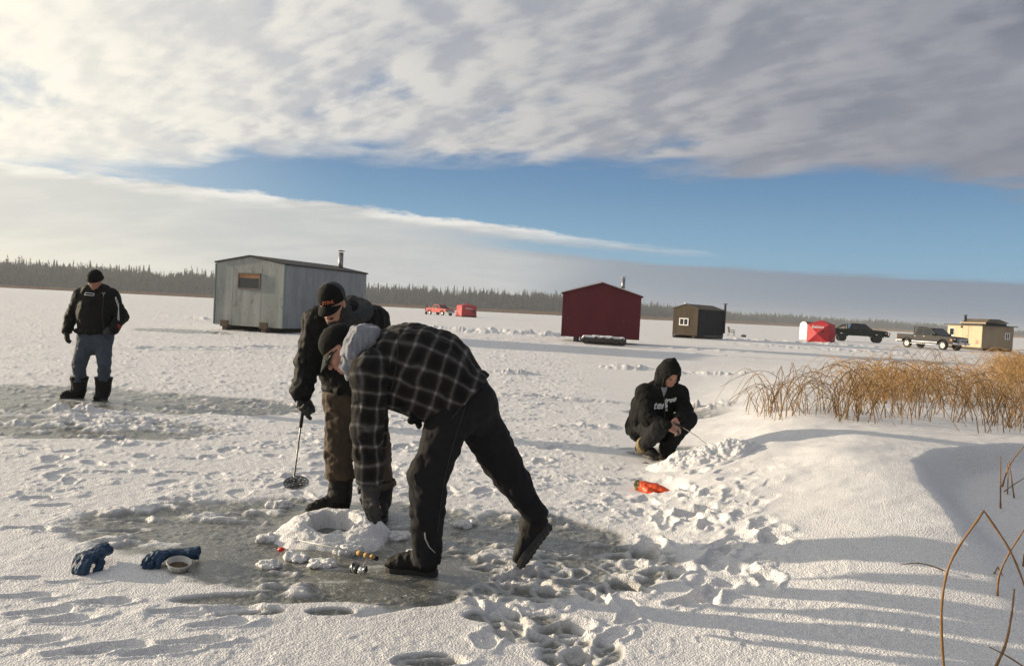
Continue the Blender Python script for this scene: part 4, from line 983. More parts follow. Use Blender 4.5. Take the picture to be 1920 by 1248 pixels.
# ------------------------------------------------------------------ crouching man
def croucher():
    Y0 = P_SQ[1]; J = lambda px, py, dy=0.0: at(px, py, Y0+dy)
    r = empty('person', P_SQ, label='man in black hoodie with the hood up crouching with a short fishing rod', cat='person')
    pel, chest, nb = J(1203, 806, .14), J(1234, 752, .0), J(1250, 727, -.05)
    C = J(1255, 703, -.12); F = np.array([.34, -.76, -.55]); U = np.array([.24, -.50, .80])
    hp, w, M = head_prims(C, F, U)
    rs, re, rw = J(1210, 737, -.08), J(1214, 785, -.26), J(1250, 799, -.42)
    ls, le, lw = J(1273, 737, -.02), J(1284, 769, -.14), J(1272, 783, -.34)
    rh, rk, ra = J(1203, 805, .08), J(1236, 803, -.36), J(1203, 841, -.06)
    lh, lk, la = J(1232, 807, .16), J(1290, 785, -.20), J(1249, 842, -.02)
    rhd = dict(d=(.86, -.25, -.25), n=(-.1, .75, -.5), s=(.1, .2, .95)); lhd = dict(d=(-.28, -.45, -.8), n=(-.65, .6, .1), s=(-.1, -.8, .5))
    body = hp + [Cap(w(0, -.02, -.06), nb, .056, .066), Cap(pel, chest, .14, .17, .05), Cap(chest, nb, .16, .08, .05), Cap(rs, ls, .06, .06, .05)]
    for a, b, c in ((rs, re, rw), (ls, le, lw)): body += [Cap(a, b, .05, .042), Cap(b, c, .042, .030)]
    for a, b, c in ((rh, rk, ra), (lh, lk, la)): body += [Cap(a, b, .08, .058), Cap(b, c, .058, .044)]
    body += hand_prims(rw, curl=[.75, .8, .85, .9], scale=1.08, **rhd) + hand_prims(lw, curl=[.6, .7, .8, .9], scale=1.08, **lhd)
    bo = part('body', body, .0075, M_SKIN, r); eyes(w, 1, bo, M_EYE)
    for sg in (1, -1): part('eyebrow', [Ell(w(sg*.031, .091, .015), (.019, .006, .005), M, .004)], .004, M_HAIR, r)
    jk = [Cap(J(1203, 803, .12), J(1222, 768, .04), .178, .212, .06), Cap(J(1222, 768, .04), J(1240, 740, -.03), .212, .165, .06), Cap(rs, ls, .090, .088, .07), Cap(J(1236, 735, -.05), J(1262, 735, -.05), .10, .09, .06),
          Cap(rs, re, .092, .080, .05), Cap(re, rw, .080, .052, .04), Cap(ls, le, .090, .076, .05), Cap(le, lw, .076, .050, .04), Cut(J(1196, 818, .12), np.array([-.15, 0, -1.0]), lim=.28)]
    jo = part('hoodie', jk, .0085, M_BLACK, r, cloth(.010, 8, 85, folds=((rs, re, .3, 1.0, 4, .007, .12), (re, rw, 0, .9, 5, .006, .1), (ls, le, .3, 1, 4, .006, .12))))
    hd = [Ell(w(0, -.020, .030), (.112, .135, .132), M, .02), Cap(w(0, -.05, .10), w(0, -.045, .152), .06, .035, .05), Cap(w(0, -.06, -.06), nb+np.array([-.02, .06, .0]), .105, .12, .06), Cap(w(-.07, .0, -.09), w(.07, .0, -.09), .045, .045, .05),
          Ell(w(0, .085, -.020), (.076, .13, .108), M, .02, True), Ell(w(0, .0, -.01), (.080, .104, .115), M, .02, True)]
    hd += chain([w(.086*math.cos(a), .088-.028*abs(math.cos(a)), -.020+.118*math.sin(a)) for a in np.linspace(-.3*math.pi, 1.3*math.pi, 15)], [.013]*15, .012)
    ho_ = part('hood', hd, .006, M_BLACK, r, cloth(.005, 12, 95))
    bv = bvh_of(jo); bv2 = bvh_of(jo, ho_)
    vs = MB(); q4 = [J(1246.5, 729, -.4), J(1253, 730, -.4), J(1260, 728, -.4), J(1256, 738, -.4), J(1251, 748, -.4), J(1248, 737, -.4)]; vs.poly(drape(q4, bv2, .012, (0, 1, 0))); vs.build('shirt_collar', M_GREYCOT, jo)
    yd = unit(np.array([.06, 0, 1.0]))
    lettering('ten', .110, J(1239.5, 762, -.3), (1, -.05, .06), yd, M_WHITE, jo, bv, .004, .22, .003)
    lettering('tree', .080, J(1263, 752.5, -.3), (.97, .1, .22), yd, M_WHITE, jo, bv, .004, .22, .004)
    em = MB(); em.poly(drape([J(1256.2, 768, -.4), J(1260, 768, -.4), J(1259.5, 762.5, -.4), J(1257, 762.5, -.4)], bv, .005, (0, 1, 0)))
    em.poly(drape([J(1257.6, 772, -.4), J(1258.6, 772, -.4), J(1258.6, 768, -.4), J(1257.6, 768, -.4)], bv, .005, (0, 1, 0))); em.poly(drape([J(1255.4, 775.5, -.4), J(1260.4, 775.5, -.4), J(1260, 772, -.4), J(1256, 772, -.4)], bv, .005, (0, 1, 0)))
    em.build('emblem', M_WHITE, jo)
    mb = MB(); mb.tube(drape([J(1252.5+q*2.5, 748+q*40, -.4) for q in np.linspace(0, 1, 8)], bv, .003, (0, 1, 0)), .006, 6); mb.build('zip', M_SOLE, jo)
    for k_, wr, fr in ((0, rw, re), (1, lw, le)):
        ax = unit(wr-fr); part('cuff', [Cap(wr-ax*.045, wr+ax*.005, .047, .043)], .006, M_BLACK, jo)
    tr = [Cap(J(1205, 803, .10), J(1228, 806, .16), .135, .13, .06), Cap(J(1200, 797, .13), J(1203, 804, .12), .15, .135, .06)]
    for a, b, c in ((rh, rk, ra), (lh, lk, la)): tr += [Cap(a, b, .116, .086, .05), Cap(b, c, .086, .066, .03)]
    tr += [Cut(ra+unit(ra-rk)*-.085, ra-rk, lim=.17), Cut(la+unit(la-lk)*-.04, la-lk, lim=.14)]
    part('trousers', tr, .0085, M_CHAR, r, cloth(.008, 9, 105, folds=((rh, rk, .3, 1.05, 4, .006, .14), (rk, ra, 0, .9, 4, .006, .13), (lk, la, 0, .9, 4, .006, .13))))
    hk = np.array([ra[0], ra[1], .055])-unit((.68, -.72, 0))*.072
    b = boot(r, hk, (.68, -.72, -.12), (.08, -.05, 1), ra+unit(rk-ra)*.10, .078, .30, M_KHAKI, M_SOLE, wide=1.05, name='boot', top_cut=True); b['label'] = 'khaki and black rubber boot'
    part('toe_cap', [Ell(hk+unit((.68, -.72, -.12))*.20+np.array([0, 0, .055]), (.057, .10, .048), frame((.68, -.72, -.12), (0, 0, 1)), .02), Cap(hk+unit((.68, -.72, 0))*.05+np.array([0, 0, .06]), hk+unit((.68, -.72, 0))*.2+np.array([0, 0, .045]), .056, .052)], .008, M_RUBBER, b)
    b = boot(r, [la], (.86, -.5, 0), (0, 0, 1), la+np.array([.01, -.01, .10]), .080, .30, M_RUBBER, M_SOLE, wide=1.05, name='boot'); b['label'] = 'black rubber boot flat on the snow'
    return rw, lw
LM = left_man(); SCOOP_W = scoop_man(); bender(); CROUCH_W = croucher()
# ================================================================== things on the ice
def frameM(o, X, Y, Z):
    return Matrix(((X[0], Y[0], Z[0], o[0]), (X[1], Y[1], Z[1], o[1]), (X[2], Y[2], Z[2], o[2]), (0, 0, 0, 1)))
def holed_disc(name, rad, holes, hr, th, dish, mt, parent, Mw):
    """disc with real holes, slightly dished, placed by Mw"""
    cu = bpy.data.curves.new('disc', 'CURVE'); cu.dimensions = '2D'; cu.fill_mode = 'BOTH'; cu.extrude = th/2
    for (x, y, r, n) in [(0, 0, rad, 40)]+[(x, y, hr, 8) for x, y in holes]:
        s = cu.splines.new('POLY'); s.points.add(n-1); s.use_cyclic_u = True
        for i in range(n): s.points[i].co = (x+r*math.cos(2*math.pi*i/n), y+r*math.sin(2*math.pi*i/n), 0, 1)
    o = bpy.data.objects.new('disc', cu); COL.objects.link(o)
    me = bpy.data.meshes.new_from_object(o.evaluated_get(bpy.context.evaluated_depsgraph_get())); bpy.data.objects.remove(o); bpy.data.curves.remove(cu)
    for v in me.vertices: v.co.z += dish*((v.co.x**2+v.co.y**2)/rad**2)
    me.transform(Mw); me.name = name
    return link(name, me, mt, parent)
M_STEEL = mat('dull_steel', (.20, .205, .20), .42, .85, noise=(30, .6, (.12, .12, .12)))
M_DARKSTEEL = mat('dark_steel', (.07, .072, .075), .45, .7, noise=(30, .6, (.11, .11, .11)))
M_CORK = mat('cork', (.42, .25, .085), .75, noise=(120, .6, (.30, .16, .05)))
M_FOAM = mat('black_foam', (.014, .014, .014), .8)
M_SILVER = mat('silver_reel', (.55, .55, .56), .25, .9)
M_BLANK = mat('pale_rod_blank', (.55, .55, .52), .35)
M_REDP = mat('red_plastic', (.75, .03, .02), .35)
M_BLUE = mat('blue_rubber', (.012, .038, .082), .62, spec=.3, noise=(18, .7, (.024, .062, .115)), bump=(60, .2, .003))
M_ORGL = mat('orange_rubber', (.80, .095, .015), .5, noise=(25, .5, (.62, .06, .01)), bump=(60, .2, .003))
M_OLIVE = mat('olive_knit', (.23, .19, .085), .85, bump=(200, .4, .003))
M_TUB = bpy.data.materials.new('milky_plastic'); M_TUB.use_nodes = True
_b = M_TUB.node_tree.nodes['Principled BSDF']; _b.inputs['Base Color'].default_value = (.78, .78, .74, 1); _b.inputs['Roughness'].default_value = .3; _b.inputs['Transmission Weight'].default_value = .45; _b.inputs['IOR'].default_value = 1.2
M_BAIT = mat('bait_sawdust', (.07, .045, .028), .9, noise=(90, .9, (.16, .11, .06)), bump=(80, .8, .01))
M_WATER = mat('slushy_water', (.06, .068, .066), .12, noise=(9, .7, (.20, .21, .20)))

# ------------------------------------------------------------------ snow thrown up round the hole, and the heap by the crouching man
def lumpy(c, R, prof, seed, n=200, m=110, lump=.035, sx=1.0, sy=1.0, hole_=True):
    th = np.linspace(0, 2*math.pi, n, endpoint=False); rr = np.linspace(.0, 1, m)
    T, Q = np.meshgrid(th, rr, indexing='xy')
    Rw = R*(1+.22*(fbm2(np.cos(T)*1.6+seed, np.sin(T)*1.6, 3, seed)-.5)*2)
    x = c[0]+np.cos(T)*Q*Rw*sx; y = c[1]+np.sin(T)*Q*Rw*sy
    rad = Q*Rw
    h = prof(rad, x-c[0], y-c[1])
    k = sstep(1.0, .72, Q)
    g = fbm2(x*11, y*11, 4, seed+3, .6); g2 = fbm2(x*34, y*34, 3, seed+8)
    h = h + k*(lump*(g-.42)*1.5 + lump*.35*(g2-.5))*sstep(.0, .05, h+.02)
    gh, _ = ground_fields(x.ravel(), y.ravel()); gh = gh.reshape(x.shape)
    base = gh*(sstep(.55, .95, Q) if hole_ else 1.0)
    z = base + h*k - .035*sstep(.82, 1.0, Q)
    V = np.stack([x, y, z], -1).reshape(-1, 3); idx = np.arange(n*m).reshape(m, n)
    a = idx[:-1]; b = np.roll(idx, -1, 1)[:-1]; c2 = np.roll(idx, -1, 1)[1:]; d = idx[1:]
    return V, np.stack([a.ravel(), d.ravel(), c2.ravel(), b.ravel()], 1)
HC = G(622, 1000)
def hole_prof(r, x, y):
    a = np.arctan2(y, x); rim = .145+.014*np.sin(a*3+1)+.008*np.sin(a*7)+.02*(fbm2(x*14, y*14, 3, 5)-.5)
    wall = sstep(rim-.035, rim+.02, r)
    out = np.exp(-np.maximum(r-rim-.05, 0)**2/(2*.12**2))
    return -.03*(1-wall) + wall*(.086+.032*np.sin(a)+.012*np.sin(a*2+.6))*out
V, F = lumpy(HC, .44, hole_prof, 5, lump=.020)
heap = empty('snow_mound', (HC[0], HC[1], 0), label='ring of wet snow heaped round the open ice hole', cat='snow mound')
link('rim', np_mesh('rim', V, F), M_HEAP, heap)
mb = MB(); mb.lathe([(.0001, -.012), (.10, -.012), (.17, -.014)], Matrix.Translation((float(HC[0]), float(HC[1]), .012)), 40); mb.build('water', M_WATER, heap)
SC2 = G(1318, 888)
def heap_prof(r, x, y):
    return .115*np.exp(-((x/.26)**2+(y/.22)**2)/1.4) + .075*np.exp(-(((x-.30)/.20)**2+((y+.02)/.16)**2)) + .08*np.exp(-(((x+.28)/.16)**2+((y+.05)/.14)**2))
V, F = lumpy(SC2, .62, heap_prof, 15, lump=.05, sy=.75, hole_=False)
tag(link('snow_heap', np_mesh('snow_heap', V, F), M_HEAP), 'heap of loose snow in front of the crouching man', 'snow heap')
# loose lumps lying on the ice by the rod
CHUNKS = [(648, 1036, .055, 'rounded lump of crusted snow just behind the fishing rod'), (607, 1060, .05, 'lump of snow below the pale end of the rod'), (560, 1048, .045, 'lump of snow between the red float and the rod'), (500, 1062, .05, 'lump of snow below the red float'),
          (640, 1012, .05, 'lump of snow at the near foot of the hole mound'), (870, 985, .05, 'lump of snow right of the bent man, by the grey ice'), (525, 950, .06, 'snow lump left of the hole mound below the scoop'), (740, 1010, .045, 'snow lump between the mound and the bent man'), (505, 1012, .05, 'snow lump left of the mound above the red float')]
for (px, py, s_, lb) in CHUNKS:
    p = GP(px, py); rs_ = np.random.RandomState(px)
    pr = [Ell(p+np.array([rs_.uniform(-s_, s_), rs_.uniform(-s_, s_)*.7, s_*.25]), (s_*rs_.uniform(.7, 1.2), s_*rs_.uniform(.6, 1.0), s_*rs_.uniform(.32, .55)), None, .012) for _ in range(5)]
    def dsp(P, sd=px): return -.050*(fbm3(P[:, 0]*34, P[:, 1]*34, P[:, 2]*34, 3, sd)-.5)
    tag(link('snow_lump', sdf_mesh(pr, .006, dsp, 'snow_lump'), M_HEAP), lb, 'snow lump', 'loose snow lumps on the ice')

# ------------------------------------------------------------------ rod lying on the ice
def rod_on_ice():
    h0, h1, tip = GP(706, 1066), GP(668, 1055), GP(556, 1029)
    h0[2] = .060; h1[2] = .062; tip[2] = .05
    r = empty('fishing_rod', (h0[0], h0[1], 0), label='short fishing rod with cork and black handle lying beside the mound', cat='fishing rod')
    ax = unit(h1-h0); L_ = np.linalg.norm(h1-h0)
    mb = MB(); mb.tube([h1-ax*.01, h1+(tip-h1)*.5, tip], [.0055, .0042, .002], 8); mb.build('blank', M_BLANK, r)
    hd = MB(); ck = MB()
    for a, b, kind in ((0, .13, 0), (.13, .30, 1), (.30, .42, 0), (.42, .60, 1), (.60, .72, 0), (.72, .96, 1), (.96, 1.04, 0)):
        (ck if kind else hd).tube([h0+ax*L_*a, h0+ax*L_*b], .0135 if kind else .0128, 14)
    ho = ck.build('handle', M_CORK, r); hd.build('band', M_FOAM, ho)
    for q in (.35, .68, .97):
        c = h1+(tip-h1)*q; g = MB(); g.tube([c+np.array([.007*math.cos(a), -.004+.002*math.sin(a), -.006+.007*math.sin(a)]) for a in np.linspace(0, 6.283, 13)], .0011, 5); g.build('line_guide', M_DARKSTEEL, r)
    c = GP(676, 1082); c[2] = .040; side = unit(np.cross(ax, (0, 0, 1))); 
    if np.dot(side, c-h0) < 0: side = -side
    up = np.cross(ax, side); up = up if up[2] > 0 else -up
    foot = h0+ax*L_*.36
    rl = MB(); rl.tube([foot, foot*.5+c*.5+np.array([0, 0, .004]), c+ax*-.006], [.005, .0055, .008], 8); rl.lathe([(.001, -.018), (.018, -.018), (.024, -.006), (.024, .015), (.015, .024), (.001, .027)], frameM(c, up, side, ax) @ Matrix.Translation((0, 0, -.012)), 18)
    ro = rl.build('reel', M_SILVER, r)
    sp = MB(); sp.lathe([(.001, .018), (.025, .018), (.027, .024), (.018, .027), (.018, .045), (.027, .049), (.027, .054), (.012, .060), (.001, .061)], frameM(c+ax*.006, up, side, ax), 20); sp.build('spool', M_STEEL, ro)
    bl = MB(); bl.tube([c+ax*.03+side*.036*math.cos(a)+up*.034*math.sin(a)+ax*.024*math.sin(a) for a in np.linspace(-.3, 3.6, 14)], .0036, 6); bl.build('bail', M_SILVER, ro)
    cr = MB(); k0 = c-ax*.004; k1 = k0-ax*.030+side*.022+up*.014; k2 = k1-ax*.022+up*.022; cr.tube([k0, k1, k2], .0045, 6); cro = cr.build('crank', M_SILVER, ro)
    kb = MB(); kb.tube([k2, k2-ax*.018-up*.010+side*.018], .009, 8); kb.build('knob', M_FOAM, cro)
    f = empty('fishing_float', GP(527, 1036), label='small red fishing float on the ice left of the rod', cat='float')
    p = GP(527, 1035); p[2] += .018
    m = MB(); m.lathe([(.001, -.022), (.009, -.018), (.014, -.004), (.014, .006), (.008, .018), (.001, .022)], Matrix.Translation([float(v) for v in p]) @ Matrix.Rotation(R_(80), 4, 'Y'), 16); m.build('bulb', M_REDP, f)
    m = MB(); m.tube([p+np.array([-.07, .03, .012]), p+np.array([-.03, .01, .004]), p], .0028, 6); m.build('stem', M_FOAM, f)
rod_on_ice()
# ------------------------------------------------------------------ gloves and bait tub
def loose_glove(name, W, tip, thumb_side, mt, label, curl, scale=1.25, fat=.006, cuff=.10, cuff_r=(.040, .058), cuff_mt=None, lift=.03, arch=0.0, cuff_dir=None, flat=.62, thumb_in=.3, n=None):
    d = unit(tip-W); up = np.array([0, 0, 1.0]); s = np.cross(up, d)*thumb_side
    W = W+np.array([0, 0, lift]); r = empty(name, (W[0], W[1], 0), label=label, cat='glove')
    cd = -d if cuff_dir is None else unit(cuff_dir)
    hp = hand_prims(W, d+np.array([0, 0, arch]), -up if n is None else n, s if n is None else np.array([0, 0, 1.0]), curl, scale=scale, fat=fat, spread=.12, thumb_in=thumb_in)
    cf = [Cap(W+d*.02, W+cd*cuff, cuff_r[0], cuff_r[1], .02, (up, flat))]
    end = Cut(W+cd*cuff*.98, cd, lim=.14); inn = Cap(W+cd*cuff*.6, W+cd*cuff*1.4, cuff_r[1]*.78, cuff_r[1]*.9, .006, (up, flat), True)
    fl = Cut((W[0], W[1], .004), (0, 0, -1))
    if cuff_mt is None: link('palm', sdf_mesh(hp+cf+[Cap(W+cd*cuff*.96, W+cd*cuff, cuff_r[1]*1.06, cuff_r[1]*1.06, .008, (up, flat)), end, fl], .005, cloth(.006, 16, 3), 'palm'), mt, r)
    else:
        o = link('palm', sdf_mesh(hp+[Cap(W+d*.02, W, cuff_r[0], cuff_r[0], .02, (up, flat)), fl], .005, cloth(.0028, 22, 3), 'palm'), mt, r)
        link('cuff', sdf_mesh(cf+[end, inn, fl], .005, cloth(.006, 18, 5), 'cuff'), cuff_mt, o)
    return r
W1 = G(180, 1056); loose_glove('rubber_glove', W1, G(132, 1083), 1, M_BLUE, 'crumpled dark blue rubber glove lying alone on the snow', [.45, .55, .62, .7], 1.14, .006, .085, (.045, .056), lift=.052, arch=.10, cuff_dir=G(206, 1042)-W1+np.array([0, 0, .01]), thumb_in=.8)
W2 = G(325, 1051); loose_glove('rubber_glove', W2, G(276, 1066), -1, M_BLUE, 'dark blue rubber glove lying behind the bait tub', [.5, .6, .6, .7], 1.12, .008, .140, (.038, .054), lift=.042, arch=.15, cuff_dir=G(384, 1049)-W2, flat=.6)
W3 = G(1201, 919); loose_glove('work_glove', W3, G(1244, 925), -1, M_ORGL, 'bright orange glove with olive cuff lying on the snow', [.16, .18, .20, .26], 1.5, .008, .05, (.056, .062), cuff_mt=M_OLIVE, lift=.04, flat=.75)
def tub():
    c = GP(334, 1069); c[2] = .008
    r = empty('bait_tub', c, label='round translucent bait tub lying open by the blue glove', cat='tub')
    M = Matrix.Translation([float(v) for v in c]) @ Matrix.Rotation(R_(9), 4, 'Y') @ Matrix.Rotation(R_(10), 4, 'X')
    mb = MB(); mb.lathe([(.001, .002), (.052, .002), (.0585, .034), (.064, .036), (.0655, .044), (.062, .045), (.060, .040), (.0565, .038), (.0505, .005), (.001, .005)], M, 44); mb.build('cup', M_TUB, r)
    mb = MB(); mb.lathe([(.001, .019), (.030, .018), (.0525, .015)], M, 30); mb.build('bait', M_BAIT, r)
tub()
# ------------------------------------------------------------------ scoops
def scoop(label, top, neck, centre, nrm, rad, mt, grip=True):
    r = empty('ice_scoop', (centre[0], centre[1], 0), label=label, cat='ice scoop')
    n = unit(nrm); v = V3(neck)-V3(centre); y = unit(v-n*np.dot(v, n)); x = np.cross(y, n)
    hs = [(rad*q*math.cos(a+q*3), rad*q*math.sin(a+q*3)) for q, k in ((.30, 5), (.56, 9), (.80, 13)) for a in np.linspace(0, 2*math.pi, k, endpoint=False)]
    holed_disc('blade', rad, hs, rad*.062, .002, .012, mt, r, frameM(centre, x, y, n))
    e = V3(centre)+y*rad*.96+n*.012
    mb = MB(); mb.tube([V3(centre)+y*rad*.55+n*.006, e+n*.012, V3(neck), V3(neck)*.5+V3(top)*.5, V3(top)], [.005, .006, .0062, .0062, .0062], 8); mb.build('handle', mt, r)
    if grip:
        mb = MB(); q = V3(top)+unit(V3(neck)-V3(top))*.12; mb.tube([V3(top)-unit(V3(neck)-V3(top))*.02, q], .012, 10); mb.build('grip', M_FOAM, r)
YS = P_STAND[1]
gripP = at(568, 768, YS-.34)
scoop('long handled steel ice scoop held above the snow by the stooping man', gripP, at(551.5, 893, YS-.34), at(555.5, 907, YS-.40), (.02, -.36, .93), .083, M_STEEL)
scoop('dark perforated ice scoop lying on edge by the crouching man', G(1275, 850)+np.array([0, 0, .02]), at(1213, 868, 8.25), at(1209.5, 879, 8.18), (-.35, -.86, .36), .070, M_DARKSTEEL, False)
# ------------------------------------------------------------------ rod in the crouching man's hands
def rod_in_hand():
    rw, lw = CROUCH_W; Y = P_SQ[1]
    b, m, tip = at(1261, 792, Y-.50), at(1277, 799, Y-.52), at(1337, 844, Y-.75)
    r = empty('fishing_rod', (b[0], b[1], 0), label='short ice fishing rod held in both hands by the crouching man', cat='fishing rod')
    mb = MB(); mb.tube([m, m+(tip-m)*.5+np.array([0, 0, .02]), m+(tip-m)*.85+np.array([0, 0, .012]), tip], [.0035, .0028, .002, .0014], 7); mb.build('blank', M_DARKSTEEL, r)
    mb = MB(); mb.tube([b, m], .013, 10); mb.build('handle', M_FOAM, r)
    c = at(1271, 811, Y-.50); rl = MB(); rl.tube([b*.4+m*.6, c], .006, 8); rl.lathe([(.001, -.016), (.022, -.014), (.024, 0), (.020, .014), (.001, .016)], frameM(c, *[tuple(v) for v in np.eye(3)]) @ Matrix.Rotation(R_(70), 4, 'Y'), 18); ro = rl.build('reel', M_DARKSTEEL, r)
    mb = MB(); mb.tube([c, c+np.array([-.02, -.03, .01]), c+np.array([-.025, -.035, -.03])], .004, 6); mb.build('crank', M_STEEL, ro)
    mb = MB(); mb.tube([tip, at(1330, 872, Y-.78)], .0009, 4); mb.build('line', M_BLANK, r)
rod_in_hand()

# ------------------------------------------------------------------ reeds
M_REED = mat('dry_reed', (.155, .082, .028), .65, noise=(3, .9, (.27, .165, .06)))
M_REEDG = mat('golden_reed', (.30, .150, .036), .65, noise=(2, .9, (.38, .25, .10)))
M_STEM = mat('near_reed', (.24, .125, .038), .6, noise=(25, .8, (.15, .075, .025)))
def reed_curve(base, hgt, az, kind, rs_):
    d = np.array([math.cos(az), math.sin(az), 0]); up = np.array([0, 0, 1.0])
    if kind == 0:       # arch
        reach = hgt*rs_.uniform(.8, 2.1); endz = rs_.uniform(-.05, .7)*hgt; n = 9
        return [base + d*reach*(t**1.5) + up*(hgt*(1-(1-t/.62)**2) if t < .62 else hgt-(hgt-endz)*((t-.62)/.38)**1.7) for t in np.linspace(0, 1, n)]
    if kind == 1:       # snapped, tip hanging down
        h = hgt*rs_.uniform(.6, 1); top = base + d*h*rs_.uniform(.1, .7) + up*h; e = top + d*h*rs_.uniform(.2, .7) - up*h*rs_.uniform(.3, 1.0)
        s_ = np.array([-d[1], d[0], 0])*rs_.uniform(-.2, .2)*h
        return [base, base*.5+top*.5+s_*.2, top, top*.5+e*.5+s_, e+s_]
    top = base + d*hgt*rs_.uniform(.2, .9) + up*hgt*.8; return [base, base*.5+top*.5+d*hgt*.03, top]
def reed_clump(name, spots, mt, label, rad, seed, hr=(.35, .8)):
    rs_ = np.random.RandomState(seed); Vs, Fs, off = [], [], 0
    for (bx, by, sc_) in spots:
        base = np.array([bx, by, gz_fast(bx, by)-.03]); kd = rs_.choice([0, 0, 0, 0, 1, 1, 1, 2])
        pts = reed_curve(base, rs_.uniform(*hr)*sc_, rs_.uniform(0, 6.283), kd, rs_); n = len(pts); P = np.array(pts)
        T = np.gradient(P, axis=0); T /= np.linalg.norm(T, axis=1)[:, None]+1e-9
        A = np.cross(T, np.array([.31, .17, .93])); A /= np.linalg.norm(A, axis=1)[:, None]+1e-9; B = np.cross(T, A)
        rr = rad*rs_.uniform(.7, 1.3)*np.linspace(1, .5, n)[:, None]
        for k in range(3): Vs.append(P+(A*math.cos(k*2.094)+B*math.sin(k*2.094))*rr)
        i = np.arange(n-1)
        for k in range(3):
            a = off+k*n+i; b = off+((k+1) % 3)*n+i; Fs.append(np.stack([a, b, b+1, a+1], 1))
        off += 3*n
    o = link(name, np_mesh(name, np.concatenate(Vs), np.concatenate(Fs)), mt)
    return tag(o, label, 'reeds', None, 'stuff')
_gx = np.linspace(1, 26, 260); _gy = np.linspace(4, 34, 300); _GX, _GY = np.meshgrid(_gx, _gy); _GH = ground_fields(_GX.ravel(), _GY.ravel())[0].reshape(_GX.shape)
def gz_fast(x, y):
    i = int(np.clip((y-4)/30*299, 0, 299)); j = int(np.clip((x-1)/25*259, 0, 259)); return float(_GH[i, j])
rs_ = np.random.RandomState(11)
def spots_px(n, fx, fy, sc_=(1, 1)):
    out = []
    while len(out) < n:
        px, py = fx(), fy(); z = .3
        for _ in range(4): p = G(px, py, z); z = gz_fast(p[0], p[1])
        if p[1] > 4 and float(vnoise2(np.array([p[0]*1.5]), np.array([p[1]*.9]), 41)[0]) > rs_.uniform(.25, .62): out.append((p[0], p[1], rs_.uniform(*sc_)))
    return out
front = spots_px(95, lambda: rs_.uniform(1430, 1620), lambda: rs_.uniform(768, 792), (.8, 1.15)) + spots_px(120, lambda: rs_.uniform(1560, 1925), lambda: rs_.triangular(748, 780, 798)) + spots_px(60, lambda: rs_.uniform(1830, 1935), lambda: rs_.uniform(790, 812), (.8, 1.1)) + spots_px(10, lambda: rs_.uniform(1385, 1440), lambda: rs_.uniform(770, 785), (.7, .9))
reed_clump('reeds', front, M_REED, 'bent brown reeds along the top of the snow drift', .0055, 21, (.34, .66))
midr = spots_px(380, lambda: rs_.triangular(1570, 1680, 1830), lambda: rs_.triangular(722, 738, 760)) + spots_px(200, lambda: rs_.uniform(1780, 1935), lambda: rs_.triangular(722, 740, 770))
reed_clump('reeds', midr, M_REEDG, 'thick golden mass of dry reeds behind the drift', .0055, 22, (.36, .68))
farr = spots_px(420, lambda: rs_.triangular(1850, 1915, 1960), lambda: rs_.uniform(695, 722)) + spots_px(60, lambda: rs_.uniform(1600, 1860), lambda: rs_.uniform(700, 720))
reed_clump('reeds', farr, M_REEDG, 'golden reeds further back at the edge of the lake', .007, 23, (.6, 1.05))
def stem(pts, base_i, label, rad=.0052, mt=None):
    b = pts[base_i]; z = .05
    for _ in range(5):
        p = G(b[0], b[1], z); z = gz(p)
    P = [at(x, y, p[1]) for x, y in pts]
    # smooth the traced line, keep sharp breaks
    Q = []; n = len(P)
    def brk(k):
        if k <= 0 or k >= n-1: return True
        return float(np.dot(unit(P[k]-P[k-1]), unit(P[k+1]-P[k]))) < .55
    for i in range(n-1):
        p0 = P[i]*2-P[i+1] if brk(i) else P[i-1]; p3 = P[i+1]*2-P[i] if brk(i+1) else P[i+2]
        for t in np.linspace(0, 1, 5, endpoint=False):
            Q.append(.5*((2*P[i])+(P[i+1]-p0)*t+(2*p0-5*P[i]+4*P[i+1]-p3)*t*t+(3*P[i]-p0-3*P[i+1]+p3)*t**3))
    Q.append(P[-1]); m = MB(); rad *= 1.3; m.tube(Q, [rad*(1-.5*i/len(Q))*(1+.14*math.sin(i*2.1)+(.18 if i % 11 == 5 else 0)) for i in range(len(Q))], 6)
    P0 = Q[0]; o = m.build('reed_stem', mt or M_STEM); tag(o, label, 'reed', 'single bent reeds in the near snow')
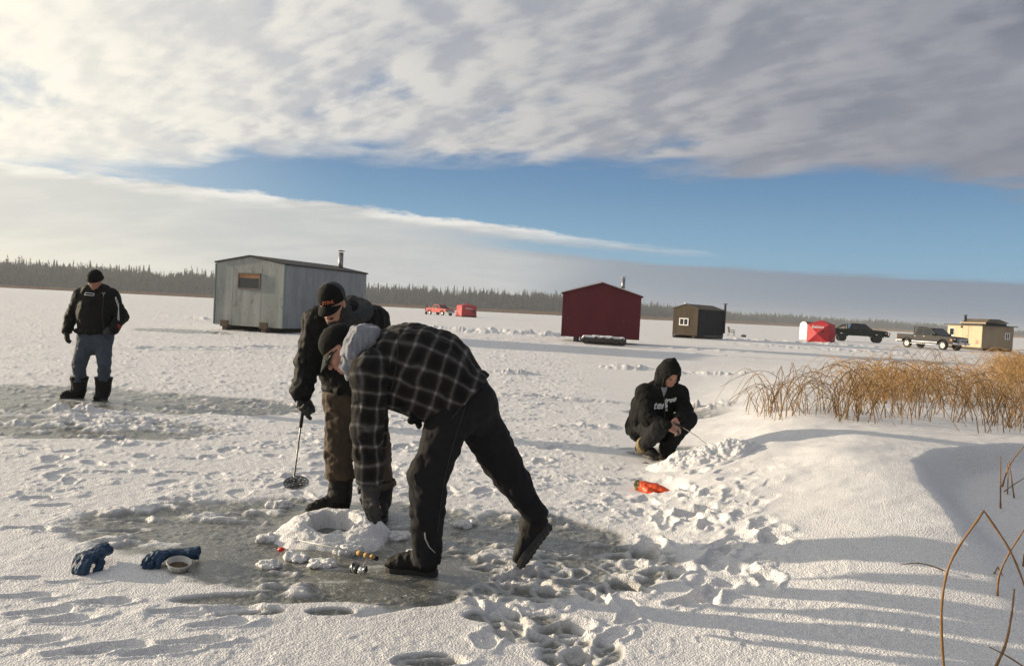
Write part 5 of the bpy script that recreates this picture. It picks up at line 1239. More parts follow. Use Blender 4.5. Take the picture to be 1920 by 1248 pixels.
GRP = [([(1772, 1275), (1766, 1200), (1767, 1120), (1786, 1045), (1845, 957), (1893, 1030), (1922, 1100), (1935, 1150)], 0, 'tall reed snapped into a pointed arch in the near right corner', .0052),
       ([(1782, 1075), (1755, 1063), (1722, 1055), (1690, 1058)], 0, 'thin dark reed curving out of the snow left of the pointed arch', .0032),
       ([(1876, 953), (1850, 948), (1830, 947), (1805, 951)], 0, 'thin dark reed lying curved above the pointed arch', .0034),
       ([(1870, 1118), (1873, 1080), (1890, 1040), (1922, 990), (1940, 968)], 0, 'reed leaning right, crossing behind the pointed arch', .0050),
       ([(1866, 1252), (1886, 1205), (1897, 1150), (1902, 1103)], 0, 'short reed standing in front of the pointed arch', .0050),
       ([(1940, 1175), (1880, 1178), (1812, 1181)], 0, 'reed lying flat across the snow under the arch', .0042),
       ([(1930, 1256), (1890, 1230), (1855, 1212)], 0, 'thin reed slanting out of the bottom right corner', .003),
       ([(1864, 1075), (1871, 1062), (1880, 1079)], 0, 'tiny snapped reed stub beside the pointed arch', .0035),
       ([(1876, 956), (1876, 900), (1876, 854)], 0, 'straight upright reed left of the small cluster at the right edge', .0055),
       ([(1878, 915), (1895, 868), (1930, 825)], 0, 'reed of the small right cluster leaning out of the frame', .006),
       ([(1902, 937), (1897, 900), (1892, 864)], 0, 'reed of the small right cluster leaning slightly left', .0055),
       ([(1880, 923), (1905, 905), (1935, 888)], 0, 'low slanting reed at the foot of the small right cluster', .004),
       ([(1889, 927), (1890, 895), (1889, 868)], 0, 'thin upright reed inside the small right cluster', .004),
       ([(1935, 900), (1915, 872), (1902, 856)], 0, 'reed of the small right cluster falling to the right', .004),
       ([(1918, 1062), (1921, 1035), (1926, 1005)], 0, 'short reed at the right edge beside the arch tip', .0045)]
for pts, bi, lb, rd in GRP: stem(pts, bi, lb, rd)
# ================================================================== huts
def mat_board(name, c1, c2, c3, sc=1.0, groove=0.0, rough=.8, dir_x=True):
    """painted or weathered boards: vertical streaks, blotches and worn flecks"""
    m = bpy.data.materials.new(name); m.use_nodes = True; nt = m.node_tree; b = nt.nodes['Principled BSDF']; L = nt.links.new
    tc = nt.nodes.new('ShaderNodeTexCoord')
    def nz(scale, st, detail=5, rough_=.6):
        mp = nt.nodes.new('ShaderNodeMapping'); mp.inputs['Scale'].default_value = st; L(tc.outputs['Object'], mp.inputs[0])
        n = nt.nodes.new('ShaderNodeTexNoise'); n.inputs['Scale'].default_value = scale; n.inputs['Detail'].default_value = detail; n.inputs['Roughness'].default_value = rough_; L(mp.outputs[0], n.inputs['Vector']); return n.outputs['Fac']
    def mr(f, a, b_, hi=1.0):
        n = nt.nodes.new('ShaderNodeMapRange'); L(f, n.inputs[0]); n.inputs[1].default_value = a; n.inputs[2].default_value = b_; n.inputs[4].default_value = hi; return n.outputs[0]
    def mx(f, a, b_):
        n = nt.nodes.new('ShaderNodeMix'); n.data_type = 'RGBA'; L(f, n.inputs[0])
        for x, s in ((a, n.inputs[6]), (b_, n.inputs[7])):
            if isinstance(x, tuple): s.default_value = (*x, 1)
            else: L(x, s)
        return n.outputs[2]
    c = mx(mr(nz(2.2*sc, (1, 1, .16)), .4, .65), c1, c2); c = mx(mr(nz(5*sc, (1, 1, .5), 8, .75), .56, .68, .85), c, c3); c = mx(mr(nz(1.3*sc, (1, 1, .3), 6, .7), .52, .70, .5), c, c3)
    L(c, b.inputs['Base Color']); b.inputs['Roughness'].default_value = rough; b.inputs['Specular IOR Level'].default_value = .25
    bp = nt.nodes.new('ShaderNodeBump'); bp.inputs['Strength'].default_value = .3; bp.inputs['Distance'].default_value = .01; L(nz(20, (1, 1, .2)), bp.inputs['Height']); L(bp.outputs[0], b.inputs['Normal'])
    return m
M_GREYBOARD = mat_board('weathered_grey_green_plywood', (.26, .28, .265), (.35, .365, .35), (.09, .10, .095))
M_GREYBOARD2 = mat_board('blue_grey_plywood', (.23, .255, .27), (.30, .32, .33), (.14, .155, .16))
M_REDBOARD = mat_board('dark_red_siding', (.105, .012, .019), (.122, .015, .023), (.080, .011, .016))
M_BROWNB = mat_board('brown_stained_plywood', (.055, .040, .026), (.075, .056, .036), (.034, .026, .019))
M_BLACKB = mat_board('black_stained_plywood', (.012, .013, .016), (.017, .018, .022), (.010, .010, .012))
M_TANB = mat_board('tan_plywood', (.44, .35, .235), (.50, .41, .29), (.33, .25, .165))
M_TARP = mat('tar_roofing', (.030, .031, .030), .85, noise=(6, .6, (.05, .05, .048)))
M_BROWNROOF = mat('brown_roofing', (.085, .065, .045), .85, noise=(4, .7, (.12, .095, .065)))
M_PIPE = mat('galvanised_pipe', (.34, .34, .34), .4, .8, noise=(12, .7, (.18, .17, .16)))
M_PIPEB = mat('sooty_pipe', (.025, .024, .023), .6, .3)
M_GLASSD = mat('dark_window_glass', (.012, .015, .017), .08, spec=.6)
M_TRIMW = mat('white_window_frame', (.74, .74, .72), .5)
M_TRIMG = mat('teal_corner_strip', (.10, .19, .165), .7, noise=(8, .8, (.17, .22, .20)))
M_GREYTRIM = mat('grey_window_frame', (.33, .34, .34), .6)
M_BLIND = mat('orange_brown_blind', (.32, .15, .06), .7, noise=(5, .6, (.22, .10, .045)))
M_TIMBER = mat('dark_skid_timber', (.040, .034, .028), .85, noise=(8, .8, (.07, .06, .05)))
M_BRTIMBER = mat('brown_skid_end', (.075, .05, .032), .85)
M_REDMARK = mat('red_reflector', (.5, .04, .03), .5)

def walls(parent, w, l, z0, zw, zr, mt, name='wall', th=.06):
    """four walls of a gabled hut as one shell; x across the gable, y along the ridge"""
    mb = MB()
    for y, s in ((-l/2, 1), (l/2, -1)):
        pts = [(-w/2, y, z0), (w/2, y, z0), (w/2, y, zw), (0, y, zr), (-w/2, y, zw)]
        mb.prism(pts, (0, s*th, 0))
    for x, s in ((-w/2, 1), (w/2, -1)):
        mb.prism([(x, -l/2+th+.002, z0), (x, l/2-th-.002, z0), (x, l/2-th-.002, zw-.004), (x, -l/2+th+.002, zw-.004)], (s*th, 0, 0))
    mb.box((0, 0, z0+.05), (w-.14, l-.14, .08))
    return mb.build(name, mt, parent, world=False)
def gable_roof(parent, w, l, zw, zr, ov, th, mt, name='roof', lift=.01, wob=0.0):
    mb = MB(); sl = (zr-zw)/(w/2)
    for s in (1, -1):
        a = (0, zr+lift); b = (s*(w/2+ov), zw-sl*ov+lift)
        pts = [(a[0], -l/2-ov, a[1]), (b[0], -l/2-ov, b[1]), (b[0], -l/2-ov, b[1]+th), (a[0], -l/2-ov, a[1]+th)]
        mb.prism(pts, (0, l+2*ov, 0))
    return mb.build(name, mt, parent, world=False)
def window(parent, x, y, z, w, h, nrm, fmat, gmat=None, fr=.05, mull=0, out=.03, name='window'):
    """window on a wall; nrm '-y' or '+x' or '-x' tells which wall"""
    R = {'-y': Matrix.Identity(4), '+x': Matrix.Rotation(R_(90), 4, 'Z'), '-x': Matrix.Rotation(R_(-90), 4, 'Z')}[nrm]; T = Matrix.Translation((x, y, z)) @ R
    mb = MB()
    for (cx, cz, sx, sz) in ((0, h/2-fr/2, w, fr), (0, -h/2+fr/2, w, fr), (-w/2+fr/2, 0, fr, h-2*fr-.002), (w/2-fr/2, 0, fr, h-2*fr-.002)):
        mb.box((cx, -out/2, cz), (sx, out, sz))
    for i in range(mull): mb.box((-w/2+w*(i+1)/(mull+1), -out/2+.002, 0), (fr*.8, out-.004, h-2*fr-.002))
    bmesh.ops.transform(mb.bm, matrix=T, verts=mb.bm.verts[:])
    f = mb.build(name, fmat, parent, world=False)
    mb = MB(); mb.box((0, -out*.22, 0), (w-2*fr-.004, out*.3, h-2*fr-.004)); bmesh.ops.transform(mb.bm, matrix=T, verts=mb.bm.verts[:]); mb.build('pane', gmat or M_GLASSD, f, world=False)
    return f
def chimney(parent, x, y, z0, z1, r, mt, cap_w=1.6, name='chimney', gap=.06):
    mb = MB(); mb.tube([(x, y, z0), (x, y, z1)], r, 16)
    for q in (.33, .66): mb.tube([(x, y, z0+(z1-z0)*q-.01), (x, y, z0+(z1-z0)*q+.01)], r*1.06, 16)
    o = mb.build(name, mt, parent, world=False)
    mb = MB(); mb.lathe([(r*.3, z1+gap), (r*cap_w, z1+gap), (r*cap_w, z1+gap+.03), (.001, z1+gap+.07)], Matrix.Translation((x, y, 0)), 16)
    for a in (0, 2.1, 4.2): mb.tube([(x+r*.8*math.cos(a), y+r*.8*math.sin(a), z1-.02), (x+r*.8*math.cos(a), y+r*.8*math.sin(a), z1+gap+.005)], .008, 5)
    mb.build('rain_cap', mt, o, world=False); return o
# --- weathered grey hut
e_ = np.array([3.7, -1.4]); e_ = e_/np.linalg.norm(e_); l_ = np.array([-e_[1], e_[0]])
corner = at(529, 622, 34.0)[:2]; W_, L_ = 3.62, 6.6
cen = corner - e_*W_/2 + l_*L_/2
hut = empty('fishing_hut', (cen[0], cen[1], 0), math.atan2(e_[1], e_[0]), 'weathered grey plywood hut with one small window and a metal stovepipe', 'fishing hut')
wl = walls(hut, W_, L_, .22, 2.92, 3.22, M_GREYBOARD)
wl.data.materials.append(M_GREYBOARD2)
for p_ in wl.data.polygons:
    if abs(p_.normal.x) > .9: p_.material_index = 1
gable_roof(hut, W_, L_, 2.92, 3.22, .06, .07, M_TARP)
window(hut, .0, -L_/2-.002, 2.17, 1.18, .70, '-y', mat('worn_brown_window_frame', (.13, .105, .085), .7), fr=.05, out=.05)
mb = MB(); mb.box((0, -L_/2-.022, 2.40), (1.05, .014, .19)); mb.build('blind', M_BLIND, hut, world=False)
chimney(hut, .75, L_/2-.75, 2.95, 3.92, .125, M_PIPE)
for x in (W_/2+.010, -W_/2-.010):
    mb = MB(); mb.box((x, -L_/2-.012, 1.57), (.05, .05, 2.66)); mb.build('corner_strip', M_TRIMG, hut, world=False)
for x in (-W_/2+.8, W_/2-.75):
    mb = MB(); mb.box((x, 0, .125), (.24, L_+.55, .23), None, .02); sk = mb.build('skid', M_TIMBER, hut, world=False)
    mb = MB(); mb.box((x, -L_/2-.285, .30), (.42, .07, .28), None, .02); mb.build('end_block', M_BRTIMBER, sk, world=False)
# sheet joints
for c_, s_ in (((W_/2+.002, -1.2, 1.57), (.006, .012, 2.64)), ((W_/2+.002, 1.21, 1.57), (.006, .012, 2.64)), ((.62, -L_/2-.001, 1.55), (.012, .006, 2.6)), ((-.9, -L_/2-.001, 1.55), (.012, .006, 2.6))):
    mb = MB(); mb.box(c_, s_); mb.build('sheet_joint', M_GREYTRIM, hut, world=False)
# --- red hut
rc = at(1131, 634, 42.7)
red = empty('fishing_hut', (rc[0], rc[1]+1.6, 0), -math.atan2(rc[0], rc[1]), 'dark red windowless hut with snow on its gabled roof', 'fishing hut')
walls(red, 4.16, 3.2, .26, 2.55, 3.16, M_REDBOARD)
gable_roof(red, 4.16, 3.2, 2.55, 3.16, .10, .05, M_REDBOARD)
def snow_cap(parent, w, l, zw, zr, ov, th, lift):
    mb = MB(); sl = (zr-zw)/(w/2); n = 14
    for s in (1, -1):
        t_ = th if s < 0 else th*.55
        pts = [(0, zr+lift)]+[(s*(w/2+ov-.01), zw-sl*ov+lift)]
        top = [(s*(w/2+ov-.02)*q, zr+lift-sl*(w/2+ov)*q+t_*(1-.75*q**6)+.012*math.sin(q*23)*(q < .97)) for q in np.linspace(1, 0, n)]
        pr = [(p[0], -l/2-ov+.01, p[1]) for p in pts+top]
        mb.prism(pr, (0, l+2*ov-.02, 0))
    return mb.build('roof_snow', M_HEAP, parent, world=False)
snow_cap(red, 4.16, 3.2, 2.55, 3.16, .10, .085, .066)
chimney(red, 1.12, .2, 2.85, 3.56, .10, M_PIPE, 1.35, gap=.05)
for x in (-1.75, 1.22):
    mb = MB(); mb.tube([(x, -1.615, 1.15), (x, -1.635, 1.19), (x, -1.635, 1.27), (x, -1.615, 1.31)], .012, 6); mb.build('handle', M_STEEL, red, world=False)
for x in (-1.3, 1.3):
    mb = MB(); mb.box((x, 0, .13), (.22, 3.3, .25), None, .02); mb.build('skid', M_TIMBER, red, world=False)
# sled lying before it
sp_ = at(1131, 641, 40.6)
sl = empty('cargo_sled', (sp_[0], sp_[1], 0), red.rotation_euler.z, 'low dark sled covered with snow in front of the red hut', 'sled')
mb = MB(); mb.box((0, 0, .27), (2.15, .75, .06), None, .01); mb.box((0, -.36, .20), (2.1, .05, .14)); mb.build('deck', M_TIMBER, sl, world=False)
for y in (-.3, .3):
    mb = MB(); mb.tube([(-1.2, y, .30), (-1.08, y, .12), (-.9, y, .045), (1.0, y, .045), (1.15, y, .10)], .04, 8)
    for x in (-.8, 0, .8): mb.tube([(x, y, .05), (x, y, .25)], .03, 6)
    mb.build('runner', M_DARKSTEEL, sl, world=False)
pr = [Cap((-.98, 0, .33), (.98, 0, .33), .10, .10, .05, ((0, 1, 0), 1.8)), Cap((-.5, .1, .36), (.4, -.05, .37), .10, .09, .05), Cut((0, 0, .302), (0, 0, -1))]
link('snow_cover', sdf_mesh(pr, .025, lambda P: -.05*(fbm3(P[:, 0]*5, P[:, 1]*5, P[:, 2]*5, 3, 2)-.5), 'snow_cover'), M_HEAP, sl, world=False)
# --- black and brown hut
c0 = at(1306.5, 632, 62.0)[:2]; a_ = R_(40); ex = np.array([math.cos(a_), -math.sin(a_)]); ey = np.array([math.sin(a_), math.cos(a_)])
w_, l2 = 2.14, 4.6; cen = c0 - ex*w_/2 + ey*l2/2
bh = empty('fishing_hut', (cen[0], cen[1], 0), -a_, 'small hut with brown gable, black side and a white framed window', 'fishing hut')
wl = walls(bh, w_, l2, .26, 2.32, 2.66, M_BROWNB); wl.data.materials.append(M_BLACKB)
for p_ in wl.data.polygons:
    if abs(p_.normal.x) > .9: p_.material_index = 1
gable_roof(bh, w_, l2, 2.32, 2.66, .05, .05, M_BROWNROOF)
window(bh, -.10, -l2/2-.002, 1.30, .80, .58, '-y', M_TRIMW, fr=.075, mull=1, out=.05)
chimney(bh, w_/2+.12, l2/2-.15, .5, 2.85, .085, M_PIPEB, 2.2, gap=.03)
for x in (-.85, .85):
    mb = MB(); mb.prism([(x-.1, -l2/2-.25, .24), (x-.1, -l2/2-.1, .02), (x-.1, l2/2+.1, .02), (x-.1, l2/2+.3, .24)], (.2, 0, 0)); mb.build('skid', M_TIMBER, bh, world=False)
tag(link('roof_snow', sdf_mesh([Ell((-.02, -l2/2+.0, 2.74), (.14, .2, .07), None, .02)], .02, None, 'roof_snow'), M_HEAP, bh, world=False))
# --- tan hut
c0 = at(1841.5, 655, 74.0)[:2]; tw, tl = 2.85, 6.2
th_ = empty('fishing_hut', (c0[0]+tw/2, c0[1]+tl/2, 0), R_(-1.5), 'tan plywood hut with a raised roof hatch behind the parked truck', 'fishing hut')
mb = MB(); mb.box((0, 0, 1.29), (tw, tl, 2.04)); wl = mb.build('wall', mat_board('shaded_tan_plywood', (.27, .215, .145), (.31, .25, .17), (.21, .165, .11)), th_, world=False); wl.data.materials.append(M_TANB)  # darker copy of the tan: shade painted into walls off the sunlit side
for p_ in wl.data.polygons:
    if p_.normal.x < -.9: p_.material_index = 1  # only the sunlit left wall takes the lighter copy
mb = MB(); mb.box((.0, 0, 2.36), (tw+.5, tl+.5, .07)); ro = mb.build('roof', M_TARP, th_, world=False)
mb = MB(); mb.box((0.1, -.4, 2.50), (1.9, 4.4, .2)); ht = mb.build('hatch', M_TARP, ro, world=False)
mb = MB(); mb.prism([(-.95, -2.75, 2.63), (1.25, -2.75, 2.63), (.6, -2.2, 2.98), (-.3, -2.2, 2.98)], (0, 4.2, 0)); mb.build('hatch_roof', M_BROWNROOF, ht, world=False)
mb = MB(); mb.box((-.88, -.4, 2.585), (.06, 4.5, .10)); mb.build('fascia', M_TANB, ht, world=False)
chimney(th_, -.75, 1.2, 2.4, 3.25, .12, M_PIPEB, 1.5, gap=.04)
window(th_, tw/2-.55, -tl/2-.002, 1.45, .42, .62, '-y', M_TRIMW, fr=.06, mull=1, out=.04)
window(th_, -tw/2-.002, tl/2-.9, 1.65, .9, .75, '-x', M_TRIMW, fr=.06, out=.04)
mb = MB(); mb.box((-tw/2-.014, -.3, 1.35), (.03, 1.0, 1.85)); dr = mb.build('door', M_TANB, th_, world=False)
mb = MB(); mb.tube([(-tw/2-.03, -.7, 1.3), (-tw/2-.07, -.7, 1.3), (-tw/2-.07, -.62, 1.3)], .02, 6); mb.build('handle', M_PIPEB, dr, world=False)
for z_ in (.85, .66):
    mb = MB(); mb.box((-tw/2-.01, -2.4, z_), (.016, .5, .08)); mb.build('reflector', M_REDMARK, th_, world=False)
mb = MB(); mb.box((-tw/2-.05, .4, 2.15), (.12, .25, .18), None, .02); mb.build('lamp', M_PIPEB, th_, world=False)
for x in (-tw/2+.2, tw/2-.2):
    mb = MB(); mb.box((x, 0, .14), (.24, tl+.2, .26), None, .02); mb.build('skid', M_TIMBER, th_, world=False)
# --- white arched outhouse behind the red tent
oc = at(1508, 637, 80)
oh = empty('outhouse', (oc[0]+.45, oc[1]+.6, 0), R_(35), 'narrow white arched shelter half hidden by the red tent', 'shelter')
arch = [(-.42, 0), (.42, 0), (.42, 1.45)]+[(.42*math.cos(a), 1.45+.36*math.sin(a)) for a in np.linspace(0, math.pi, 9)[1:-1]]+[(-.42, 1.45)]
mb = MB(); mb.prism([(-.6, y, z+.05) for y, z in arch], (1.6, 0, 0)); mb.build('shell', M_BLACKB, oh, world=False)
mb = MB(); mb.prism([(-.64, y*1.02, z*1.01+.05) for y, z in arch], (.038, 0, 0)); mb.build('end_panel', M_TRIMW, oh, world=False)
mb = MB(); mb.box((.2, 0, .03), (1.7, .9, .05)); mb.build('base', M_TIMBER, oh, world=False)

# ================================================================== tents
M_TENTR = mat('red_tent_fabric', (.42, .013, .022), .6, noise=(2, .5, (.34, .010, .018)), bump=(8, .25, .02))
M_TENTB = mat('black_tent_fabric', (.014, .013, .015), .7)
def tent(c, rz, s, h, label, skirt, txt_face=0):
    r = empty('pop_up_tent', (c[0], c[1], 0), rz, label, 'tent'); a = s/2; k = .5*s*1.0
    cs = [(-a, -a), (a, -a), (a, a), (-a, a)]; bm_ = MB(); sk_ = MB(); pl = MB(); hub = []
    top = (0, 0, h*1.10)
    for i in range(4):
        p, q = cs[i], cs[(i+1) % 4]; nx, ny = (p[0]+q[0])/2, (p[1]+q[1])/2; ln = math.hypot(nx, ny); nx, ny = nx/ln, ny/ln
        P0, P1 = (p[0]*.97, p[1]*.97, 0.02), (q[0]*.97, q[1]*.97, 0.02); P2, P3 = (q[0]*.93, q[1]*.93, h*.90), (p[0]*.93, p[1]*.93, h*.90)
        H = (nx*(a+.22*s*.6), ny*(a+.22*s*.6), h*.47)
        m01 = tuple((np.array(P0)+P1)/2*.97)
        mid = lambda A, B, f=.93: tuple(np.array([((A[0]+B[0])/2)*f, ((A[1]+B[1])/2)*f, (A[2]+B[2])/2]))
        ms = [mid(P0, P1, .95), mid(P1, P2, .985), mid(P2, P3, .97), mid(P3, P0, .985)]; corners = [P0, P1, P2, P3]
        for j in range(4):
            bm_.poly([corners[j], ms[j], H]); bm_.poly([ms[j], corners[(j+1) % 4], H])
        rm = mid(P2, P3, .97); bm_.poly([P3, rm, top]); bm_.poly([rm, P2, top])
        for cc in corners: pl.tube([tuple(np.array(H)*.995+np.array([0, 0, 0])), cc], .011, 5)
        if skirt:
            for A, B in ((P0, H), (H, P1)):
                pass
            t0 = tuple(np.array(P0)*1.0+(np.array(H)-P0)*.28+np.array([nx*.012, ny*.012, 0])); t1 = tuple(np.array(P1)+(np.array(H)-P1)*.28+np.array([nx*.012, ny*.012, 0])); mb0 = tuple(np.array(ms[0])+(np.array(H)-ms[0])*.16+np.array([nx*.012, ny*.012, 0]))
            o_ = lambda v: tuple(np.array(v)+np.array([nx*.012, ny*.012, 0]))
            sk_.poly([o_(P0), o_(ms[0]), mb0, t0]); sk_.poly([o_(ms[0]), o_(P1), t1, mb0])
        hub.append((H, (nx, ny), P2, P3))
    bmesh.ops.recalc_face_normals(bm_.bm, faces=bm_.bm.faces)
    f = bm_.build('fabric', M_TENTR, r, world=False); md = f.modifiers.new('thickness', 'SOLIDIFY'); md.thickness = .012; md.offset = -1
    pl.build('pole_sleeve', M_TENTR, r, world=False)
    if skirt:
        s_ = sk_.build('skirt', M_TENTB, r, world=False); md = s_.modifiers.new('thickness', 'SOLIDIFY'); md.thickness = .008; md.offset = 1
    H, n, P2, P3 = hub[txt_face]
    return r, hub
tc_ = at(1541, 641, 70)
t1, hub = tent((tc_[0], tc_[1]+.3), R_(-37), 1.92, 1.86, 'bright red pop up ice tent with white lettering beside the dark green truck', False)
def tent_text(t, hub, face, txt, size, fx, fz):
    H, n, P2, P3 = hub[face]; bpy.context.view_layer.update()
    a = np.array(P3)+(np.array(P2)-P3)*fx; xd = unit(np.array(P2)-P3); out = np.array([n[0], n[1], 0]); c = np.array([a[0], a[1], 0])+out*.02; c[2] = fz
    # lie in the plane of the upper panel
    m = (np.array(P2)+P3)/2*.97; m[2] = P2[2]; sl = unit(np.array(H)-m)
    tfrac = (m[2]-fz)/(m[2]-H[2]); p = m+(np.array(H)-m)*tfrac + xd*((fx-.5)*np.linalg.norm(np.array(P2)-P3)) 
    p = p + out*.05
    lettering(txt, size, p, xd, -sl, M_WHITE, t, None, .0, .15, .006, world=False)
tent_text(t1, hub, 0, 'Eskimo', .36, .48, 1.42)
mb = MB(); mb.box((-.62, -.985, .92), (.001, .001, .001)); mb.bm.clear()
mb.prism([(.30, -1.10, .98), (.50, -1.06, .98), (.50, -1.06, 1.14), (.30, -1.10, 1.14)], (0, -.01, 0)); mb.build('window', M_TENTB, t1, world=False)
tf = at(874, 592, 130)
t2, hub2 = tent((tf[0], tf[1]), R_(24), 2.7, 2.05, 'distant red pop up tent with black skirt beside the red pickup', True)
tent_text(t2, hub2, 0, 'Eskimo', .42, .45, 1.42)
mb = MB(); mb.box((.72, -1.63, .95), (.45, .02, .3)); mb.build('window', M_TENTB, t2, world=False)

# ================================================================== pickups
M_TYRE = mat('tyre_rubber', (.016, .016, .016), .8)
M_RIM = mat('alloy_rim', (.30, .30, .31), .45, .7)
M_CHROME = mat('chrome', (.62, .62, .63), .12, 1.0)
M_CARGLASS = mat('tinted_glass', (.010, .012, .014), .05, spec=.7)
M_PLASTIC = mat('black_trim', (.014, .014, .014), .6)
M_LAMP = mat('head_lamp', (.55, .55, .52), .15, spec=.8)
M_AMBER = mat('amber_lamp', (.55, .20, .03), .25)
M_REDLAMP = mat('red_lamp', (.28, .012, .012), .25)
def pickup(c, heading, paint, label, L_=5.7, wid=1.96, lift=0.0, rim=True, steps=None, sport_bar=False, rack=False, grille=M_CHROME, lower=None):
    r = empty('pickup_truck', (c[0], c[1], 0), heading, label, 'pickup truck')
    hw = wid/2; z = lift; rw, fw = -1.78, 1.82; wr = .40+.5*lift*.4; wz = wr-.01
    def arc(cx, R): return [(cx-R*math.cos(a), wz+R*math.sin(a)) for a in np.linspace(.25, math.pi-.25, 9)]
    R1 = wr+.09
    prof = [(-2.85, .62+z), (rw-R1-.02, .58+z)]+arc(rw, R1)+[(rw+R1+.02, .50+z), (fw-R1-.02, .50+z)]+arc(fw, R1)+[(fw+R1+.02, .52+z), (2.78, .55+z), (2.82, .80+z), (2.80, 1.02+z), (2.70, 1.13+z), (1.30, 1.21+z), (-1.16, 1.21+z), (-1.16, .84+z), (-2.85, .84+z)]
    mb = MB(); mb.prism([(x, -hw, y) for x, y in prof], (0, wid, 0), .025)
    bo = mb.build('body', paint, r, world=False)
    mb = MB()
    for s in (1, -1): mb.box((-2.0, s*(hw-.055), 1.03+z), (1.68, .10, .375), None, .015)
    mb.build('bed_side', paint, bo, world=False)
    mb = MB(); mb.box((-2.845, 0, 1.03+z), (.07, wid-.22, .36), None, .012); tg = mb.build('tailgate', paint, r, world=False)
    mb = MB(); mb.box((-2.885, 0, 1.10+z), (.02, .22, .06)); mb.build('handle', M_PLASTIC, tg, world=False)
    # cab
    zt = 1.84+z; zb = 1.205+z; hb, ht_ = hw-.04, hw-.20
    B = [(1.28, zb), (.48, zt), (-.86, zt+.01), (-1.12, zb)]
    mb = MB(); lo = [mb.bm.verts.new((x, -(hb if i in (0, 3) else ht_), zz)) for i, (x, zz) in enumerate(B)]; hi = [mb.bm.verts.new((x, (hb if i in (0, 3) else ht_), zz)) for i, (x, zz) in enumerate(B)]
    fs = [mb.bm.faces.new(lo), mb.bm.faces.new(hi[::-1])]+[mb.bm.faces.new((lo[i], hi[i], hi[(i+1) % 4], lo[(i+1) % 4])) for i in range(4)]
    bmesh.ops.recalc_face_normals(mb.bm, faces=fs); bmesh.ops.bevel(mb.bm, geom=mb.bm.edges[:], offset=.045, segments=2, affect='EDGES', profile=.6)
    cab = mb.build('cab', paint, r, world=False)
    def side(x, zz, s, o=.006):
        t = (zz-zb)/(zt-zb); return (x, s*(hb+(ht_-hb)*t+o), zz)
    za, zc_ = zb+.05, zt-.09
    for s in (1, -1):
        for xs in (((.98, za), (.42, zc_), (-.18, zc_), (-.18, za)), ((-.27, za), (-.27, zc_), (-.76, zc_), (-.96, za))):
            mb = MB(); mb.prism([side(x, zz, s) for x, zz in xs], (0, -s*.02, 0)); mb.build('side_window', M_CARGLASS, cab, world=False)
        for x0 in (1.12, -.22, -1.10):
            mb = MB(); mb.box((x0, s*(hw+.001), .93+z), (.012, .006, .56)); mb.build('door_gap', M_PLASTIC, bo, world=False)
        for x0 in (-.02, -.95):
            mb = MB(); mb.box((x0, s*(hw+.014), 1.09+z), (.16, .03, .035), None, .008); mb.build('door_handle', grille, bo, world=False)
        mb = MB(); mb.box((.92, s*(hw+.13), 1.30+z), (.10, .20, .19), None, .03); mb.tube([(.95, s*(hw-.08), 1.27+z), (.93, s*(hw+.06), 1.29+z)], .025, 6); mb.build('mirror', M_PLASTIC, cab, world=False)
        mb = MB(); mb.box((2.70, s*(hw-.20), .93+z), (.22, .34, .24), None, .03); hl = mb.build('headlight', M_LAMP, r, world=False)
        mb = MB(); mb.box((2.62, s*(hw-.035), .90+z), (.20, .08, .14), None, .02); mb.build('indicator', M_AMBER, hl, world=False)
        mb = MB(); mb.box((-2.83, s*(hw-.07), .98+z), (.10, .13, .34), None, .02); mb.build('tail_light', M_REDLAMP, r, world=False)
        if steps:
            mb = MB(); mb.box((.02, s*(hw+.04), .44+z), (2.7, .20, .05), None, .015); mb.build('running_board', steps, r, world=False)
        if lower:
            mb = MB(); mb.box((0.02, s*(hw+.004), .62+z), (2.55, .012, .07), None, .004); mb.box((-2.55, s*(hw+.004), .66+z), (.5, .012, .06), None, .004); mb.build('side_moulding', lower, bo, world=False)
        for cx in (rw, fw):
            M = Matrix.Translation((cx, s*(hw-.14), wz)) @ Matrix.Rotation(R_(90)*-s, 4, 'X')
            mb = MB(); mb.lathe([(wr*.60, -.13), (wr*.93, -.13), (wr, -.09), (wr, .09), (wr*.93, .135), (wr*.60, .125)], M, 28); w_ = mb.build('wheel', M_TYRE, r, world=False)
            mb = MB(); mb.lathe([(wr*.62, .06), (wr*.62, .12), (wr*.54, .125), (wr*.46, .075), (wr*.22, .085), (wr*.18, .115), (.001, .118)], M, 24)
            for k in range(6):
                a = k*math.pi/3; mb.box((0, 0, 0), (wr*.36, .06, .03), M @ Matrix.Rotation(a, 4, 'Z') @ Matrix.Translation((wr*.36, 0, .105)))
            mb.build('rim', M_RIM if rim else M_PLASTIC, w_, world=False)
            mb = MB(); fl = [(x, s*(hw+.012), y) for x, y in arc(cx, R1+.05)]; mb.tube(fl, .035, 6); mb.build('fender_lip', paint if rim else M_PLASTIC, bo, world=False)
    mb = MB(); t_ = lambda x, y, zz: (x, y, zz)
    dx_, dz_ = .48-1.28, zt-zb; nn = math.hypot(dx_, dz_); nx, nz_ = dz_/nn, -dx_/nn
    q = [(1.28+dx_*.10, hb-.13, zb+dz_*.10), (1.28+dx_*.86, ht_-.07, zb+dz_*.86)]
    mb.prism([(q[0][0]+nx*.006, -q[0][1], q[0][2]+nz_*.006), (q[0][0]+nx*.006, q[0][1], q[0][2]+nz_*.006), (q[1][0]+nx*.006, q[1][1], q[1][2]+nz_*.006), (q[1][0]+nx*.006, -q[1][1], q[1][2]+nz_*.006)], (-nx*.02, 0, -nz_*.02)); mb.build('windscreen', M_CARGLASS, cab, world=False)
    mb = MB(); mb.prism([(-1.085, -hb+.14, zb+.12), (-1.085, hb-.14, zb+.12), (-.925, ht_-.10, zt-.12), (-.925, -ht_+.10, zt-.12)], (.02, 0, .005)); mb.build('rear_window', M_CARGLASS, cab, world=False)
